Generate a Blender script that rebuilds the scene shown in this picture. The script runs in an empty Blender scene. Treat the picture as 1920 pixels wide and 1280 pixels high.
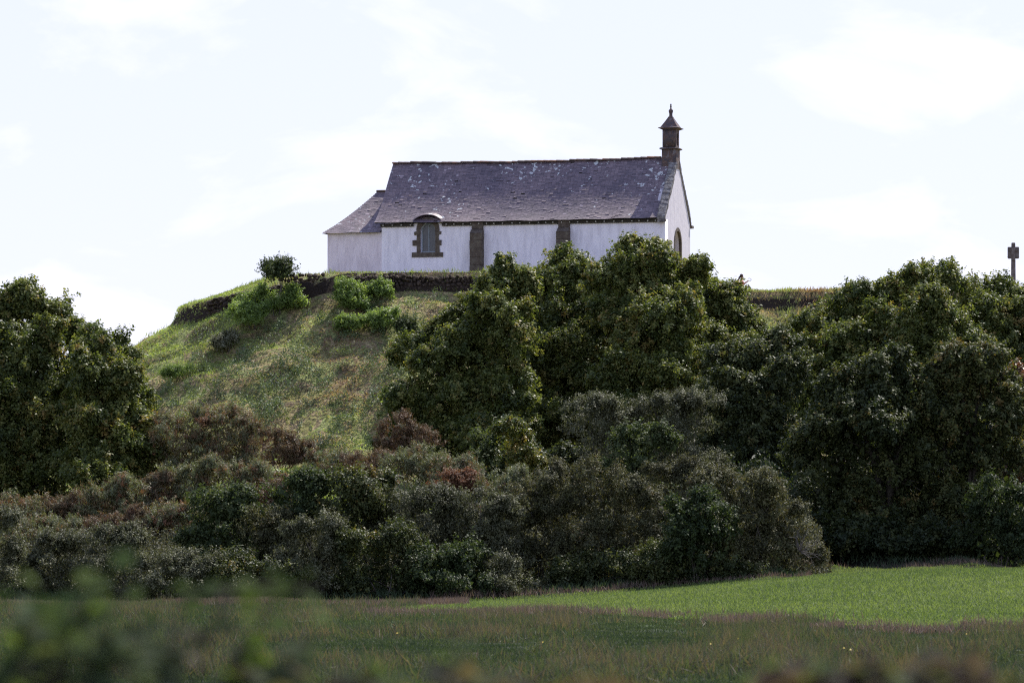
import bpy, bmesh, math, random
import numpy as np
from mathutils import Vector, Matrix, noise as mnoise

R = math.radians
scene = bpy.context.scene
COL = scene.collection

# ------------------------------------------------------------------ camera
F = 9000.0            # focal length in photograph pixels (1920 wide)
HY = 1045.0           # row of the horizon in the photograph
cam_d = bpy.data.cameras.new('camera')
cam = bpy.data.objects.new('camera', cam_d); COL.objects.link(cam)
cam_d.sensor_width = 36.0
cam_d.lens = F / 1920 * 36.0
cam_d.shift_y = (HY - 640.0) / 1920.0
cam_d.clip_start = 0.5; cam_d.clip_end = 6000
cam_d.dof.use_dof = True
cam_d.dof.focus_distance = 225
cam_d.dof.aperture_fstop = 5.6
cam.location = (0, 0, 0); cam.rotation_euler = (R(90), 0, 0)
scene.camera = cam

# ------------------------------------------------------------------ light
SUN_EL, SUN_AZ = 51.0, 32.0        # azimuth from +Y (away from camera) towards +X
sd = Vector((math.cos(R(SUN_EL)) * math.sin(R(SUN_AZ)), math.cos(R(SUN_EL)) * math.cos(R(SUN_AZ)), math.sin(R(SUN_EL))))
sun_d = bpy.data.lights.new('sun', 'SUN'); sun_d.energy = 4.6; sun_d.angle = R(0.53); sun_d.color = (1.0, 0.95, 0.87)
sun = bpy.data.objects.new('sun', sun_d); COL.objects.link(sun)
sun.rotation_euler = sd.to_track_quat('Z', 'Y').to_euler()

world = bpy.data.worlds.new('World'); scene.world = world; world.use_nodes = True
wt = world.node_tree; wn = wt.nodes; wl = wt.links; wn.clear()
w_out = wn.new('ShaderNodeOutputWorld'); w_bg = wn.new('ShaderNodeBackground')
sky = wn.new('ShaderNodeTexSky'); sky.sky_type = 'NISHITA'; sky.sun_disc = False
sky.sun_elevation = R(SUN_EL); sky.sun_rotation = R(SUN_AZ); sky.air_density = 1.0; sky.dust_density = 0.25; sky.ozone_density = 2.0
tc = wn.new('ShaderNodeTexCoord'); mp = wn.new('ShaderNodeMapping'); mp.inputs['Scale'].default_value = (1, 1, 2.2)
nz = wn.new('ShaderNodeTexNoise'); nz.inputs['Scale'].default_value = 17; nz.inputs['Detail'].default_value = 7; nz.inputs['Roughness'].default_value = 0.55
nz.inputs['Distortion'].default_value = 0.4
rp = wn.new('ShaderNodeValToRGB'); rp.color_ramp.elements[0].position = 0.50; rp.color_ramp.elements[1].position = 0.75
mixc = wn.new('ShaderNodeMix'); mixc.data_type = 'RGBA'; mixc.inputs['B'].default_value = (7, 7, 7, 1)
wl.new(tc.outputs['Generated'], mp.inputs['Vector']); wl.new(mp.outputs[0], nz.inputs['Vector']); wl.new(nz.outputs['Fac'], rp.inputs[0])
mulf = wn.new('ShaderNodeMath'); mulf.operation = 'MULTIPLY'; mulf.inputs[1].default_value = 0.38
wl.new(rp.outputs[0], mulf.inputs[0]); wl.new(mulf.outputs[0], mixc.inputs['Factor'])
hz_ = wn.new('ShaderNodeMix'); hz_.data_type = 'RGBA'; hz_.inputs['B'].default_value = (3.58, 3.98, 4.15, 1)
sepz = wn.new('ShaderNodeSeparateXYZ'); wl.new(tc.outputs['Generated'], sepz.inputs[0])
mrz = wn.new('ShaderNodeMapRange'); mrz.inputs['From Min'].default_value = .12; mrz.inputs['From Max'].default_value = .6; mrz.inputs['To Min'].default_value = .88; mrz.inputs['To Max'].default_value = .1
wl.new(sepz.outputs['Z'], mrz.inputs['Value']); wl.new(mrz.outputs[0], hz_.inputs['Factor'])
wl.new(sky.outputs[0], hz_.inputs['A']); wl.new(hz_.outputs['Result'], mixc.inputs['A']); tnt = wn.new('ShaderNodeMix'); tnt.data_type = 'RGBA'; tnt.blend_type = 'MULTIPLY'; tnt.inputs['Factor'].default_value = 1; tnt.inputs['B'].default_value = (1.04, .96, 1.12, 1)
wl.new(mixc.outputs['Result'], tnt.inputs['A']); wl.new(tnt.outputs['Result'], w_bg.inputs['Color'])
w_bg.inputs['Strength'].default_value = 0.15
wl.new(w_bg.outputs[0], w_out.inputs[0])

scene.view_settings.view_transform = 'Standard'; scene.view_settings.look = 'None'
scene.view_settings.exposure = 0.6; scene.view_settings.gamma = 1.0
scene.render.engine = 'CYCLES'
cy = scene.cycles
cy.max_bounces = 6; cy.diffuse_bounces = 3; cy.glossy_bounces = 2; cy.transmission_bounces = 3; cy.transparent_max_bounces = 4
cy.use_denoising = False; scene.cycles.filter_width = 1.15
cy.caustics_reflective = False; cy.caustics_refractive = False
cy.sample_clamp_indirect = 4.0

# ------------------------------------------------------------------ helpers
def smooth(a, b, x):
    t = np.clip((np.asarray(x, float) - a) / (b - a), 0, 1)
    return t * t * (3 - 2 * t)

def tag(o, label=None, cat=None, group=None, kind=None):
    if label: o['label'] = label
    if cat: o['category'] = cat
    if group: o['group'] = group
    if kind: o['kind'] = kind
    return o

def empty(name, loc, rz=0):
    o = bpy.data.objects.new(name, None); COL.objects.link(o)
    o.location = loc; o.rotation_euler = (0, 0, rz); o.empty_display_size = 0.5
    return o

def link(name, me, mats, parent=None, loc=None):
    o = bpy.data.objects.new(name, me); COL.objects.link(o)
    if mats:
        if not isinstance(mats, (list, tuple)): mats = [mats]
        for m in mats: me.materials.append(m)
    if parent: o.parent = parent
    if loc is not None: o.location = loc
    return o

def bm_obj(name, bm, mats, parent=None, loc=None, smooth_faces=False):
    me = bpy.data.meshes.new(name); bm.normal_update(); bm.to_mesh(me); bm.free()
    if smooth_faces:
        for p in me.polygons: p.use_smooth = True
    return link(name, me, mats, parent, loc)

def np_mesh(name, co, faces, v=None):
    """co (N,3), faces (M,k) with constant k, v per face"""
    me = bpy.data.meshes.new(name)
    M, k = faces.shape
    me.vertices.add(len(co)); me.vertices.foreach_set('co', np.ascontiguousarray(co, dtype=np.float32).ravel())
    me.loops.add(M * k); me.loops.foreach_set('vertex_index', faces.astype(np.int32).ravel())
    me.polygons.add(M); me.polygons.foreach_set('loop_start', (np.arange(M) * k).astype(np.int32))
    me.update(calc_edges=True)
    if v is not None:
        at = me.attributes.new('v', 'FLOAT', 'FACE'); at.data.foreach_set('value', np.asarray(v, dtype=np.float32))
    return me

def nrmz(a):
    return a / np.maximum(np.linalg.norm(a, axis=1, keepdims=True), 1e-6)

def leaf_mesh(name, pos, n, ax, L, W, v):
    n = nrmz(n); ax = ax - n * np.sum(ax * n, 1, keepdims=True); ax = nrmz(ax); b = np.cross(n, ax)
    L = L[:, None]; W = W[:, None]
    N = len(pos); co = np.empty((N, 4, 3))
    co[:, 0] = pos - ax * L * .5; co[:, 2] = pos + ax * L * .5
    co[:, 1] = pos + b * W * .5 - ax * L * .06 + n * W * .12; co[:, 3] = pos - b * W * .5 - ax * L * .06 + n * W * .12
    return np_mesh(name, co.reshape(-1, 3), np.arange(N * 4).reshape(N, 4), v)

def bm_box(bm, x0, x1, y0, y1, z0, z1, mi=0, jit=0, rng=None):
    pts = [(x0, y0, z0), (x1, y0, z0), (x1, y1, z0), (x0, y1, z0), (x0, y0, z1), (x1, y0, z1), (x1, y1, z1), (x0, y1, z1)]
    if jit: pts = [tuple(c + rng.uniform(-jit, jit) for c in p) for p in pts]
    vs = [bm.verts.new(p) for p in pts]
    for f in ((0, 3, 2, 1), (4, 5, 6, 7), (0, 1, 5, 4), (1, 2, 6, 5), (2, 3, 7, 6), (3, 0, 4, 7)):
        fa = bm.faces.new([vs[i] for i in f]); fa.material_index = mi
    return vs

def bm_tube(bm, pts, rads, seg=7, cap=True):
    rings = []
    pts = [Vector(p) for p in pts]
    for i, p in enumerate(pts):
        d = (pts[min(i + 1, len(pts) - 1)] - pts[max(i - 1, 0)]).normalized()
        a = d.cross(Vector((0.13, 1, 0.07))).normalized(); b = d.cross(a)
        rings.append([bm.verts.new(p + (a * math.cos(2 * math.pi * k / seg) + b * math.sin(2 * math.pi * k / seg)) * rads[i]) for k in range(seg)])
    for i in range(len(rings) - 1):
        for k in range(seg):
            bm.faces.new((rings[i][k], rings[i][(k + 1) % seg], rings[i + 1][(k + 1) % seg], rings[i + 1][k]))
    if cap:
        bm.faces.new(rings[-1]); bm.faces.new(rings[0][::-1])

def prism(name, outer, holes, y0, y1, mat, parent, axis='xz'):
    """2D outline with holes (x,z), extruded from y0 to y1 (axis 'xz') or outline (y,z) extruded x0..x1 (axis 'yz')"""
    cu = bpy.data.curves.new('tmp', 'CURVE'); cu.dimensions = '2D'; cu.fill_mode = 'BOTH'; cu.extrude = abs(y1 - y0) / 2
    for poly in [outer] + list(holes):
        sp = cu.splines.new('POLY'); sp.points.add(len(poly) - 1)
        for i, (a, b) in enumerate(poly): sp.points[i].co = (a, b, 0, 1)
        sp.use_cyclic_u = True
    tmp = bpy.data.objects.new('tmp', cu)
    me = bpy.data.meshes.new_from_object(tmp); bpy.data.objects.remove(tmp); bpy.data.curves.remove(cu)
    me.name = name
    mid = (y0 + y1) / 2
    for vt in me.vertices:
        a, b, c = vt.co
        vt.co = (a, mid - c, b) if axis == 'xz' else (mid + c, a, b)
    me.materials.clear()
    return link(name, me, mat, parent)

# ------------------------------------------------------------------ materials
def mat_new(name):
    m = bpy.data.materials.new(name); m.use_nodes = True
    nt = m.node_tree; nt.nodes.clear()
    return m, nt, nt.nodes, nt.links

def ramp(N, stops, interp='LINEAR'):
    r = N.new('ShaderNodeValToRGB'); cr = r.color_ramp; cr.interpolation = interp
    while len(cr.elements) < len(stops): cr.elements.new(0.5)
    for e, (p, c) in zip(cr.elements, stops): e.position = p; e.color = (*c, 1) if len(c) == 3 else c
    return r

def leaf_mat(name, stops, rough=0.38, trans=0.3, spec=0.5, tint=(1.25, 1.3, 0.6)):
    m, nt, N, Lk = mat_new(name)
    o = N.new('ShaderNodeOutputMaterial'); at = N.new('ShaderNodeAttribute'); at.attribute_name = 'v'
    r = ramp(N, stops); Lk.new(at.outputs['Fac'], r.inputs[0])
    p = N.new('ShaderNodeBsdfPrincipled'); p.inputs['Roughness'].default_value = rough
    p.inputs['Specular IOR Level'].default_value = spec
    Lk.new(r.outputs[0], p.inputs['Base Color'])
    t = N.new('ShaderNodeBsdfTranslucent')
    mu = N.new('ShaderNodeMix'); mu.data_type = 'RGBA'; mu.blend_type = 'MULTIPLY'; mu.inputs['Factor'].default_value = 1
    mu.inputs['B'].default_value = (*tint, 1); Lk.new(r.outputs[0], mu.inputs['A']); Lk.new(mu.outputs['Result'], t.inputs[0])
    mx = N.new('ShaderNodeMixShader'); mx.inputs[0].default_value = trans
    Lk.new(p.outputs[0], mx.inputs[1]); Lk.new(t.outputs[0], mx.inputs[2]); Lk.new(mx.outputs[0], o.inputs[0])
    return m

def noisy(name, stops, scale=3, detail=6, rough=0.8, bump=0.3, bscale=None, spec=0.3, stretch=(1, 1, 1), dist=0.0):
    m, nt, N, Lk = mat_new(name)
    o = N.new('ShaderNodeOutputMaterial'); p = N.new('ShaderNodeBsdfPrincipled'); Lk.new(p.outputs[0], o.inputs[0])
    tcn = N.new('ShaderNodeTexCoord'); mpn = N.new('ShaderNodeMapping'); mpn.inputs['Scale'].default_value = stretch
    Lk.new(tcn.outputs['Object'], mpn.inputs[0])
    n1 = N.new('ShaderNodeTexNoise'); n1.inputs['Scale'].default_value = scale; n1.inputs['Detail'].default_value = detail
    n1.inputs['Roughness'].default_value = 0.6; n1.inputs['Distortion'].default_value = dist
    Lk.new(mpn.outputs[0], n1.inputs['Vector'])
    r = ramp(N, stops); Lk.new(n1.outputs['Fac'], r.inputs[0]); Lk.new(r.outputs[0], p.inputs['Base Color'])
    p.inputs['Roughness'].default_value = rough; p.inputs['Specular IOR Level'].default_value = spec
    if bump:
        n2 = N.new('ShaderNodeTexNoise'); n2.inputs['Scale'].default_value = bscale or scale * 3; n2.inputs['Detail'].default_value = 5
        Lk.new(mpn.outputs[0], n2.inputs['Vector'])
        b = N.new('ShaderNodeBump'); b.inputs['Strength'].default_value = bump; b.inputs['Distance'].default_value = 0.05
        Lk.new(n2.outputs['Fac'], b.inputs['Height']); Lk.new(b.outputs[0], p.inputs['Normal'])
    return m

M = {}
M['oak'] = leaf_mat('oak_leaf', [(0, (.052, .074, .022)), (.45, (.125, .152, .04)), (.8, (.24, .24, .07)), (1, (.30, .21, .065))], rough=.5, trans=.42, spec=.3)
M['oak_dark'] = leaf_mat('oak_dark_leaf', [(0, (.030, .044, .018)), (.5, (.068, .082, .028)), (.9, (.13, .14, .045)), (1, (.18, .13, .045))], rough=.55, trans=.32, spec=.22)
M['green'] = leaf_mat('green_leaf', [(0, (.036, .054, .022)), (.5, (.068, .092, .036)), (1, (.12, .14, .055))], rough=.6, trans=.35, spec=.18)
M['elder'] = leaf_mat('fresh_leaf', [(0, (.10, .15, .042)), (.5, (.20, .28, .08)), (1, (.34, .42, .14))], rough=.5, trans=.5, spec=.3)
M['willow'] = leaf_mat('willow_leaf', [(0, (.062, .064, .034)), (.5, (.118, .120, .060)), (.85, (.175, .175, .098)), (1, (.22, .215, .14))], rough=.6, trans=.25, spec=.22, tint=(1.1, 1.2, .8))
M['thorn'] = leaf_mat('thorn_leaf', [(0, (.06, .06, .034)), (.45, (.095, .096, .046)), (.8, (.14, .145, .06)), (1, (.17, .13, .075))], rough=.62, trans=.26, spec=.16, tint=(1.2, 1.15, .7))
M['gorse'] = leaf_mat('gorse_spine', [(0, (.24, .115, .06)), (.2, (.19, .13, .07)), (.42, (.145, .158, .08)), (1, (.20, .22, .115))], rough=.6, trans=.25, spec=.3)
M['rust'] = leaf_mat('bracken_rust', [(0, (.14, .07, .04)), (.5, (.22, .12, .07)), (1, (.28, .19, .10))], rough=.6, trans=.3, spec=.2, tint=(1.2, .9, .6))
M['brown'] = leaf_mat('dead_gorse', [(0, (.12, .065, .035)), (.5, (.17, .11, .06)), (1, (.13, .14, .075))], rough=.6, trans=.25, spec=.25, tint=(1.1, 1, .7))
M['yellow'] = leaf_mat('yellow_leaf', [(0, (.05, .075, .018)), (.45, (.12, .14, .03)), (.75, (.24, .21, .035)), (1, (.30, .20, .04))], rough=.42, trans=.4)
M['orange'] = leaf_mat('orange_leaf', [(0, (.05, .055, .018)), (.5, (.14, .09, .03)), (1, (.26, .10, .035))], rough=.42, trans=.35, tint=(1.3, 1, .5))
M['slope_grass'] = leaf_mat('slope_grass_blade', [(0, (.32, .20, .14)), (.22, (.40, .31, .19)), (.42, (.33, .34, .15)), (.7, (.28, .37, .11)), (1, (.42, .48, .15))], rough=.65, trans=.4, spec=.15)
M['moss_grass'] = leaf_mat('bright_grass_blade', [(0, (.12, .16, .04)), (.5, (.20, .25, .06)), (1, (.28, .32, .09))], rough=.5, trans=.45, spec=.3)
M['crop'] = leaf_mat('crop_blade', [(0, (.10, .145, .05)), (.5, (.145, .195, .062)), (1, (.20, .245, .09))], rough=.65, trans=.42, spec=.15)
M['meadow'] = leaf_mat('meadow_blade', [(0, (.042, .064, .034)), (.5, (.068, .094, .047)), (.8, (.095, .112, .062)), (1, (.15, .118, .085))], rough=.7, trans=.3, spec=.12)
M['hay'] = leaf_mat('seed_grass', [(0, (.12, .082, .064)), (.5, (.175, .13, .10)), (1, (.25, .20, .155))], rough=.6, trans=.3, spec=.2, tint=(1.1, 1, .8))
M['fern'] = leaf_mat('bramble_leaf', [(0, (.07, .10, .045)), (.5, (.12, .165, .075)), (.85, (.17, .21, .11)), (1, (.28, .18, .09))], rough=.55, trans=.3, spec=.28)
M['fore'] = leaf_mat('foreground_leaf', [(0, (.10, .07, .062)), (.35, (.075, .09, .055)), (.7, (.08, .12, .045)), (1, (.12, .17, .04))], rough=.8, trans=.5, spec=.1)
M['bracken'] = leaf_mat('green_bracken', [(0, (.06, .085, .03)), (.5, (.12, .16, .05)), (1, (.22, .26, .09))], rough=.55, trans=.35, spec=.25)
M['flower'] = leaf_mat('yellow_flower', [(0, (.7, .5, .05)), (1, (.8, .6, .1))], rough=.6, trans=.3)
M['bark'] = noisy('bark', [(.3, (.035, .028, .02)), (.7, (.085, .072, .055))], scale=6, rough=.9, bump=.6)
M['twig'] = noisy('twig_bark', [(.3, (.08, .065, .055)), (.7, (.16, .14, .12))], scale=8, rough=.8, bump=0)
M['stone'] = noisy('granite', [(.25, (.055, .042, .032)), (.5, (.11, .085, .065)), (.68, (.15, .13, .10)), (.78, (.32, .31, .27))], scale=5, rough=.85, bump=.5)
M['belfry'] = noisy('belfry_granite', [(.25, (.05, .04, .042)), (.46, (.10, .082, .085)), (.56, (.14, .085, .065)), (.64, (.17, .15, .155)), (.78, (.36, .34, .34))], scale=4.5, rough=.85, bump=.5)
M['coping'] = noisy('coping_stone', [(.3, (.08, .07, .065)), (.5, (.17, .155, .15)), (.62, (.26, .25, .24)), (.75, (.42, .40, .37))], scale=6, rough=.85, bump=.6)
M['cross'] = noisy('cross_granite', [(.25, (.08, .06, .05)), (.5, (.16, .13, .12)), (.7, (.26, .24, .23)), (.85, (.38, .36, .34))], scale=5, rough=.85, bump=.5)
M['earthstone'] = noisy('earthy_stone', [(.3, (.028, .02, .014)), (.55, (.07, .05, .036)), (.75, (.14, .11, .085))], scale=3.5, rough=.95, bump=.6)
M['ridge'] = noisy('ridge_tile', [(.3, (.06, .045, .04)), (.5, (.10, .07, .06)), (.62, (.20, .09, .05)), (.75, (.12, .11, .11))], scale=1.6, rough=.8, bump=.4)
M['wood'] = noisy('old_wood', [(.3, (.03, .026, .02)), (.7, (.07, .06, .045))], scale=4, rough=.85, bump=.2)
M['tail'] = noisy('rafter_end', [(.3, (.30, .28, .22)), (.7, (.5, .47, .40))], scale=4, rough=.85, bump=0)
M['frame'] = noisy('window_paint', [(.3, (.22, .25, .27)), (.7, (.30, .34, .36))], scale=4, rough=.6, bump=0)
M['door'] = noisy('door_wood', [(.3, (.10, .06, .035)), (.7, (.19, .125, .075))], scale=4, rough=.7, bump=.2, stretch=(1, 1, .2))
M['recess'] = noisy('dark_recess', [(.3, (.01, .01, .01)), (.7, (.02, .018, .016))], scale=4, rough=.9, bump=0)
M['skin'] = noisy('skin', [(.3, (.46, .22, .17)), (.7, (.54, .28, .21))], scale=8, rough=.5, bump=0)
M['hair'] = noisy('hair', [(.3, (.03, .015, .012)), (.7, (.07, .03, .022))], scale=20, rough=.5, bump=0)
M['pink'] = noisy('pink_cloth', [(.3, (.70, .25, .22)), (.7, (.80, .34, .28))], scale=8, rough=.8, bump=0)
M['darkcloth'] = noisy('dark_cloth', [(.3, (.03, .03, .04)), (.7, (.05, .05, .065))], scale=8, rough=.8, bump=0)
M['white'] = noisy('pale_cloth', [(.3, (.60, .58, .62)), (.7, (.7, .68, .72))], scale=8, rough=.8, bump=0)

def pane_mat():
    m, nt, N, Lk = mat_new('window_pane')
    o = N.new('ShaderNodeOutputMaterial'); p = N.new('ShaderNodeBsdfPrincipled'); Lk.new(p.outputs[0], o.inputs[0])
    tcn = N.new('ShaderNodeTexCoord'); br = N.new('ShaderNodeTexBrick'); mpn = N.new('ShaderNodeMapping')
    mpn.inputs['Rotation'].default_value = (R(90), 0, 0)
    Lk.new(tcn.outputs['Object'], mpn.inputs[0]); Lk.new(mpn.outputs[0], br.inputs['Vector'])
    br.inputs['Scale'].default_value = 5; br.offset = 0; br.inputs['Mortar Size'].default_value = .03
    br.inputs['Color1'].default_value = (.055, .06, .072, 1); br.inputs['Color2'].default_value = (.085, .08, .082, 1); br.inputs['Mortar'].default_value = (.11, .12, .125, 1)
    Lk.new(br.outputs[0], p.inputs['Base Color']); p.inputs['Roughness'].default_value = .25
    return m
M['pane'] = pane_mat()

def wall_mat(name, base, dirt, dirt_amt):
    m, nt, N, Lk = mat_new(name)
    o = N.new('ShaderNodeOutputMaterial'); p = N.new('ShaderNodeBsdfPrincipled'); Lk.new(p.outputs[0], o.inputs[0])
    tcn = N.new('ShaderNodeTexCoord')
    mp1 = N.new('ShaderNodeMapping'); mp1.inputs['Scale'].default_value = (2.2, 2.2, .45); Lk.new(tcn.outputs['Object'], mp1.inputs[0])
    n1 = N.new('ShaderNodeTexNoise'); n1.inputs['Scale'].default_value = 1.6; n1.inputs['Detail'].default_value = 8; n1.inputs['Roughness'].default_value = .65
    Lk.new(mp1.outputs[0], n1.inputs[0])
    r1 = ramp(N, [(.42, (0, 0, 0)), (.72, (dirt_amt,) * 3)]); Lk.new(n1.outputs['Fac'], r1.inputs[0])
    # damp stains and splash low on the wall
    sx = N.new('ShaderNodeSeparateXYZ'); Lk.new(tcn.outputs['Object'], sx.inputs[0])
    n2 = N.new('ShaderNodeTexNoise'); n2.inputs['Scale'].default_value = 2.2; n2.inputs['Detail'].default_value = 6; Lk.new(tcn.outputs['Object'], n2.inputs[0])
    ad = N.new('ShaderNodeMath'); ad.operation = 'MULTIPLY_ADD'; ad.inputs[1].default_value = -1.1; Lk.new(n2.outputs['Fac'], ad.inputs[0]); Lk.new(sx.outputs['Z'], ad.inputs[2])
    r2 = ramp(N, [(0, (.5, .5, .5)), (.30, (0, 0, 0))])
    mr = N.new('ShaderNodeMapRange'); mr.inputs['From Min'].default_value = -.55; mr.inputs['From Max'].default_value = .9
    Lk.new(ad.outputs[0], mr.inputs['Value']); Lk.new(mr.outputs[0], r2.inputs[0])
    mxx = N.new('ShaderNodeMath'); mxx.operation = 'MAXIMUM'; Lk.new(r1.outputs[0], mxx.inputs[0]); Lk.new(r2.outputs[0], mxx.inputs[1])
    mc = N.new('ShaderNodeMix'); mc.data_type = 'RGBA'; mc.inputs['A'].default_value = (*base, 1); mc.inputs['B'].default_value = (*dirt, 1)
    Lk.new(mxx.outputs[0], mc.inputs['Factor']); Lk.new(mc.outputs['Result'], p.inputs['Base Color'])
    p.inputs['Roughness'].default_value = .9; p.inputs['Specular IOR Level'].default_value = .2
    b = N.new('ShaderNodeBump'); b.inputs['Strength'].default_value = .35; b.inputs['Distance'].default_value = .04
    n3 = N.new('ShaderNodeTexNoise'); n3.inputs['Scale'].default_value = 2.5; n3.inputs['Detail'].default_value = 5; Lk.new(tcn.outputs['Object'], n3.inputs[0])
    Lk.new(n3.outputs['Fac'], b.inputs['Height']); Lk.new(b.outputs[0], p.inputs['Normal'])
    return m
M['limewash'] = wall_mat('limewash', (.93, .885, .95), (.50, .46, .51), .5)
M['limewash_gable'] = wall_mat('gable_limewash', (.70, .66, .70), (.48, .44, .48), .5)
M['limewash_pink'] = wall_mat('annex_limewash', (.84, .75, .79), (.50, .42, .44), .6)  # annex walls: pinker base colour than the nave

def slate_mat():
    m, nt, N, Lk = mat_new('slate')
    o = N.new('ShaderNodeOutputMaterial'); p = N.new('ShaderNodeBsdfPrincipled'); Lk.new(p.outputs[0], o.inputs[0])
    at = N.new('ShaderNodeAttribute'); at.attribute_name = 'v'
    r = ramp(N, [(0, (.08, .057, .066)), (.5, (.145, .105, .115)), (.85, (.20, .15, .16)), (1, (.30, .24, .26))]); Lk.new(at.outputs['Fac'], r.inputs[0])
    tcn = N.new('ShaderNodeTexCoord')
    n1 = N.new('ShaderNodeTexNoise'); n1.inputs['Scale'].default_value = .5; n1.inputs['Detail'].default_value = 5; Lk.new(tcn.outputs['Object'], n1.inputs[0])
    r1 = ramp(N, [(.35, (.75, .72, .78)), (.65, (1.25, 1.2, 1.15))]); Lk.new(n1.outputs['Fac'], r1.inputs[0])
    mu = N.new('ShaderNodeMix'); mu.data_type = 'RGBA'; mu.blend_type = 'MULTIPLY'; mu.inputs['Factor'].default_value = 1
    Lk.new(r.outputs[0], mu.inputs['A']); Lk.new(r1.outputs[0], mu.inputs['B'])
    # pale lichen spots, thicker near the ridge
    vo = N.new('ShaderNodeTexNoise'); vo.inputs['Scale'].default_value = 4.5; vo.inputs['Detail'].default_value = 4; Lk.new(tcn.outputs['Object'], vo.inputs[0])
    big = N.new('ShaderNodeTexNoise'); big.inputs['Scale'].default_value = .45; big.inputs['Detail'].default_value = 2; Lk.new(tcn.outputs['Object'], big.inputs[0])
    sx = N.new('ShaderNodeSeparateXYZ'); Lk.new(tcn.outputs['Object'], sx.inputs[0])
    h = N.new('ShaderNodeMapRange'); h.inputs['From Min'].default_value = 3.0; h.inputs['From Max'].default_value = 6.3; h.inputs['To Min'].default_value = 0; h.inputs['To Max'].default_value = .10
    Lk.new(sx.outputs['Z'], h.inputs['Value'])
    gx = N.new('ShaderNodeMapRange'); gx.inputs['From Min'].default_value = -3; gx.inputs['From Max'].default_value = 0; gx.inputs['To Max'].default_value = .06
    Lk.new(sx.outputs['X'], gx.inputs['Value'])
    a1 = N.new('ShaderNodeMath'); a1.operation = 'ADD'; Lk.new(vo.outputs['Fac'], a1.inputs[0]); Lk.new(h.outputs[0], a1.inputs[1])
    a3 = N.new('ShaderNodeMath'); a3.operation = 'ADD'; Lk.new(a1.outputs[0], a3.inputs[0]); Lk.new(gx.outputs[0], a3.inputs[1])
    a2 = N.new('ShaderNodeMath'); a2.operation = 'MULTIPLY_ADD'; a2.inputs[1].default_value = .5; Lk.new(big.outputs['Fac'], a2.inputs[0]); Lk.new(a3.outputs[0], a2.inputs[2])
    rl = ramp(N, [(.985, (0, 0, 0)), (1.0, (1, 1, 1))]); Lk.new(a2.outputs[0], rl.inputs[0])
    mc = N.new('ShaderNodeMix'); mc.data_type = 'RGBA'; mc.inputs['B'].default_value = (.55, .56, .54, 1)
    Lk.new(rl.outputs[0], mc.inputs['Factor']); Lk.new(mu.outputs['Result'], mc.inputs['A']); Lk.new(mc.outputs['Result'], p.inputs['Base Color'])
    p.inputs['Roughness'].default_value = .62; p.inputs['Specular IOR Level'].default_value = 1.0
    b = N.new('ShaderNodeBump'); b.inputs['Strength'].default_value = .3; b.inputs['Distance'].default_value = .01
    n3 = N.new('ShaderNodeTexNoise'); n3.inputs['Scale'].default_value = 25; Lk.new(tcn.outputs['Object'], n3.inputs[0])
    Lk.new(n3.outputs['Fac'], b.inputs['Height']); Lk.new(b.outputs[0], p.inputs['Normal'])
    return m
M['slate'] = slate_mat()

# ------------------------------------------------------------------ terrain
AX, AY = -5.0, 254.0      # left end of the mound's spine
def vnoise(X, Y, s, seed=0):
    """cheap smooth value noise, vectorised"""
    x = np.asarray(X, float) / s + seed * 17.3; y = np.asarray(Y, float) / s + seed * 9.1
    xi = np.floor(x); yi = np.floor(y); xf = x - xi; yf = y - yi
    def hsh(a, b):
        t = np.sin(a * 127.1 + b * 311.7) * 43758.5453
        return t - np.floor(t)
    u = xf * xf * (3 - 2 * xf); w = yf * yf * (3 - 2 * yf)
    return (hsh(xi, yi) * (1 - u) + hsh(xi + 1, yi) * u) * (1 - w) + (hsh(xi, yi + 1) * (1 - u) + hsh(xi + 1, yi + 1) * u) * w

def mound_rs(X, Y):
    dx = np.minimum(X - AX, 0.0); dy = AY - Y
    r = np.sqrt(dx * dx + dy * dy)
    th = np.arctan2(-dx, np.maximum(dy, 0.01))          # 0 front ... 90 deg left
    th = np.where(dy < 0, np.pi / 2, th)
    rs = 8.0 + 4.6 * smooth(R(20), R(80), th)
    return r, rs, th

def ground(X, Y):
    X = np.asarray(X, float); Y = np.asarray(Y, float)
    rise = 1.2 * smooth(-3.5, 17, X) * smooth(114, 172, Y)
    y0_ = 174 + 17.5 * smooth(9.5, 13, X)
    base = -1.7 + rise + 5.3 * np.clip((Y - y0_) / (226 - y0_), 0, 2)
    base = np.minimum(base, 4.4) - 3.0 * smooth(300, 700, Y)
    bank = -.22 * np.exp(-((Y - 103 - .15 * X) / 4.0) ** 2) * smooth(0, 8, X)
    base = base + bank
    r, rs, th = mound_rs(X, Y)
    zp = 14.62 - 1.0 * smooth(8.6, 12.4, X)
    sh = np.minimum(np.maximum(r - 8.0, 0), rs - 8.0) * .34
    step = .95 * smooth(rs, rs + .45, r)
    down = np.maximum(r - rs - .45, 0) * .60
    m = zp - sh - step - down
    k = 1.2
    hh = np.maximum(base, m) + k * np.exp(-np.abs(base - m) / k) * .4
    rough = smooth(176, 200, Y)
    hh = hh + rough * (.6 * (vnoise(X, Y, 2.7, 1) - .5) + .6 * (vnoise(X, Y, 1.1, 2) - .5)) * smooth(rs - .2, rs + 2, r)
    hh = hh + .07 * (vnoise(X, Y, 1.3, 5) - .5) * (1 - smooth(110, 135, Y)) + .04 * (vnoise(X, Y, .9, 4) - .5)
    return hh

def gz(x, y): return float(ground(x, y))

def lines(segs):
    out = []
    for a, b, st in segs: out += list(np.arange(a, b, st))
    return np.array(out + [segs[-1][1]])

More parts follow.
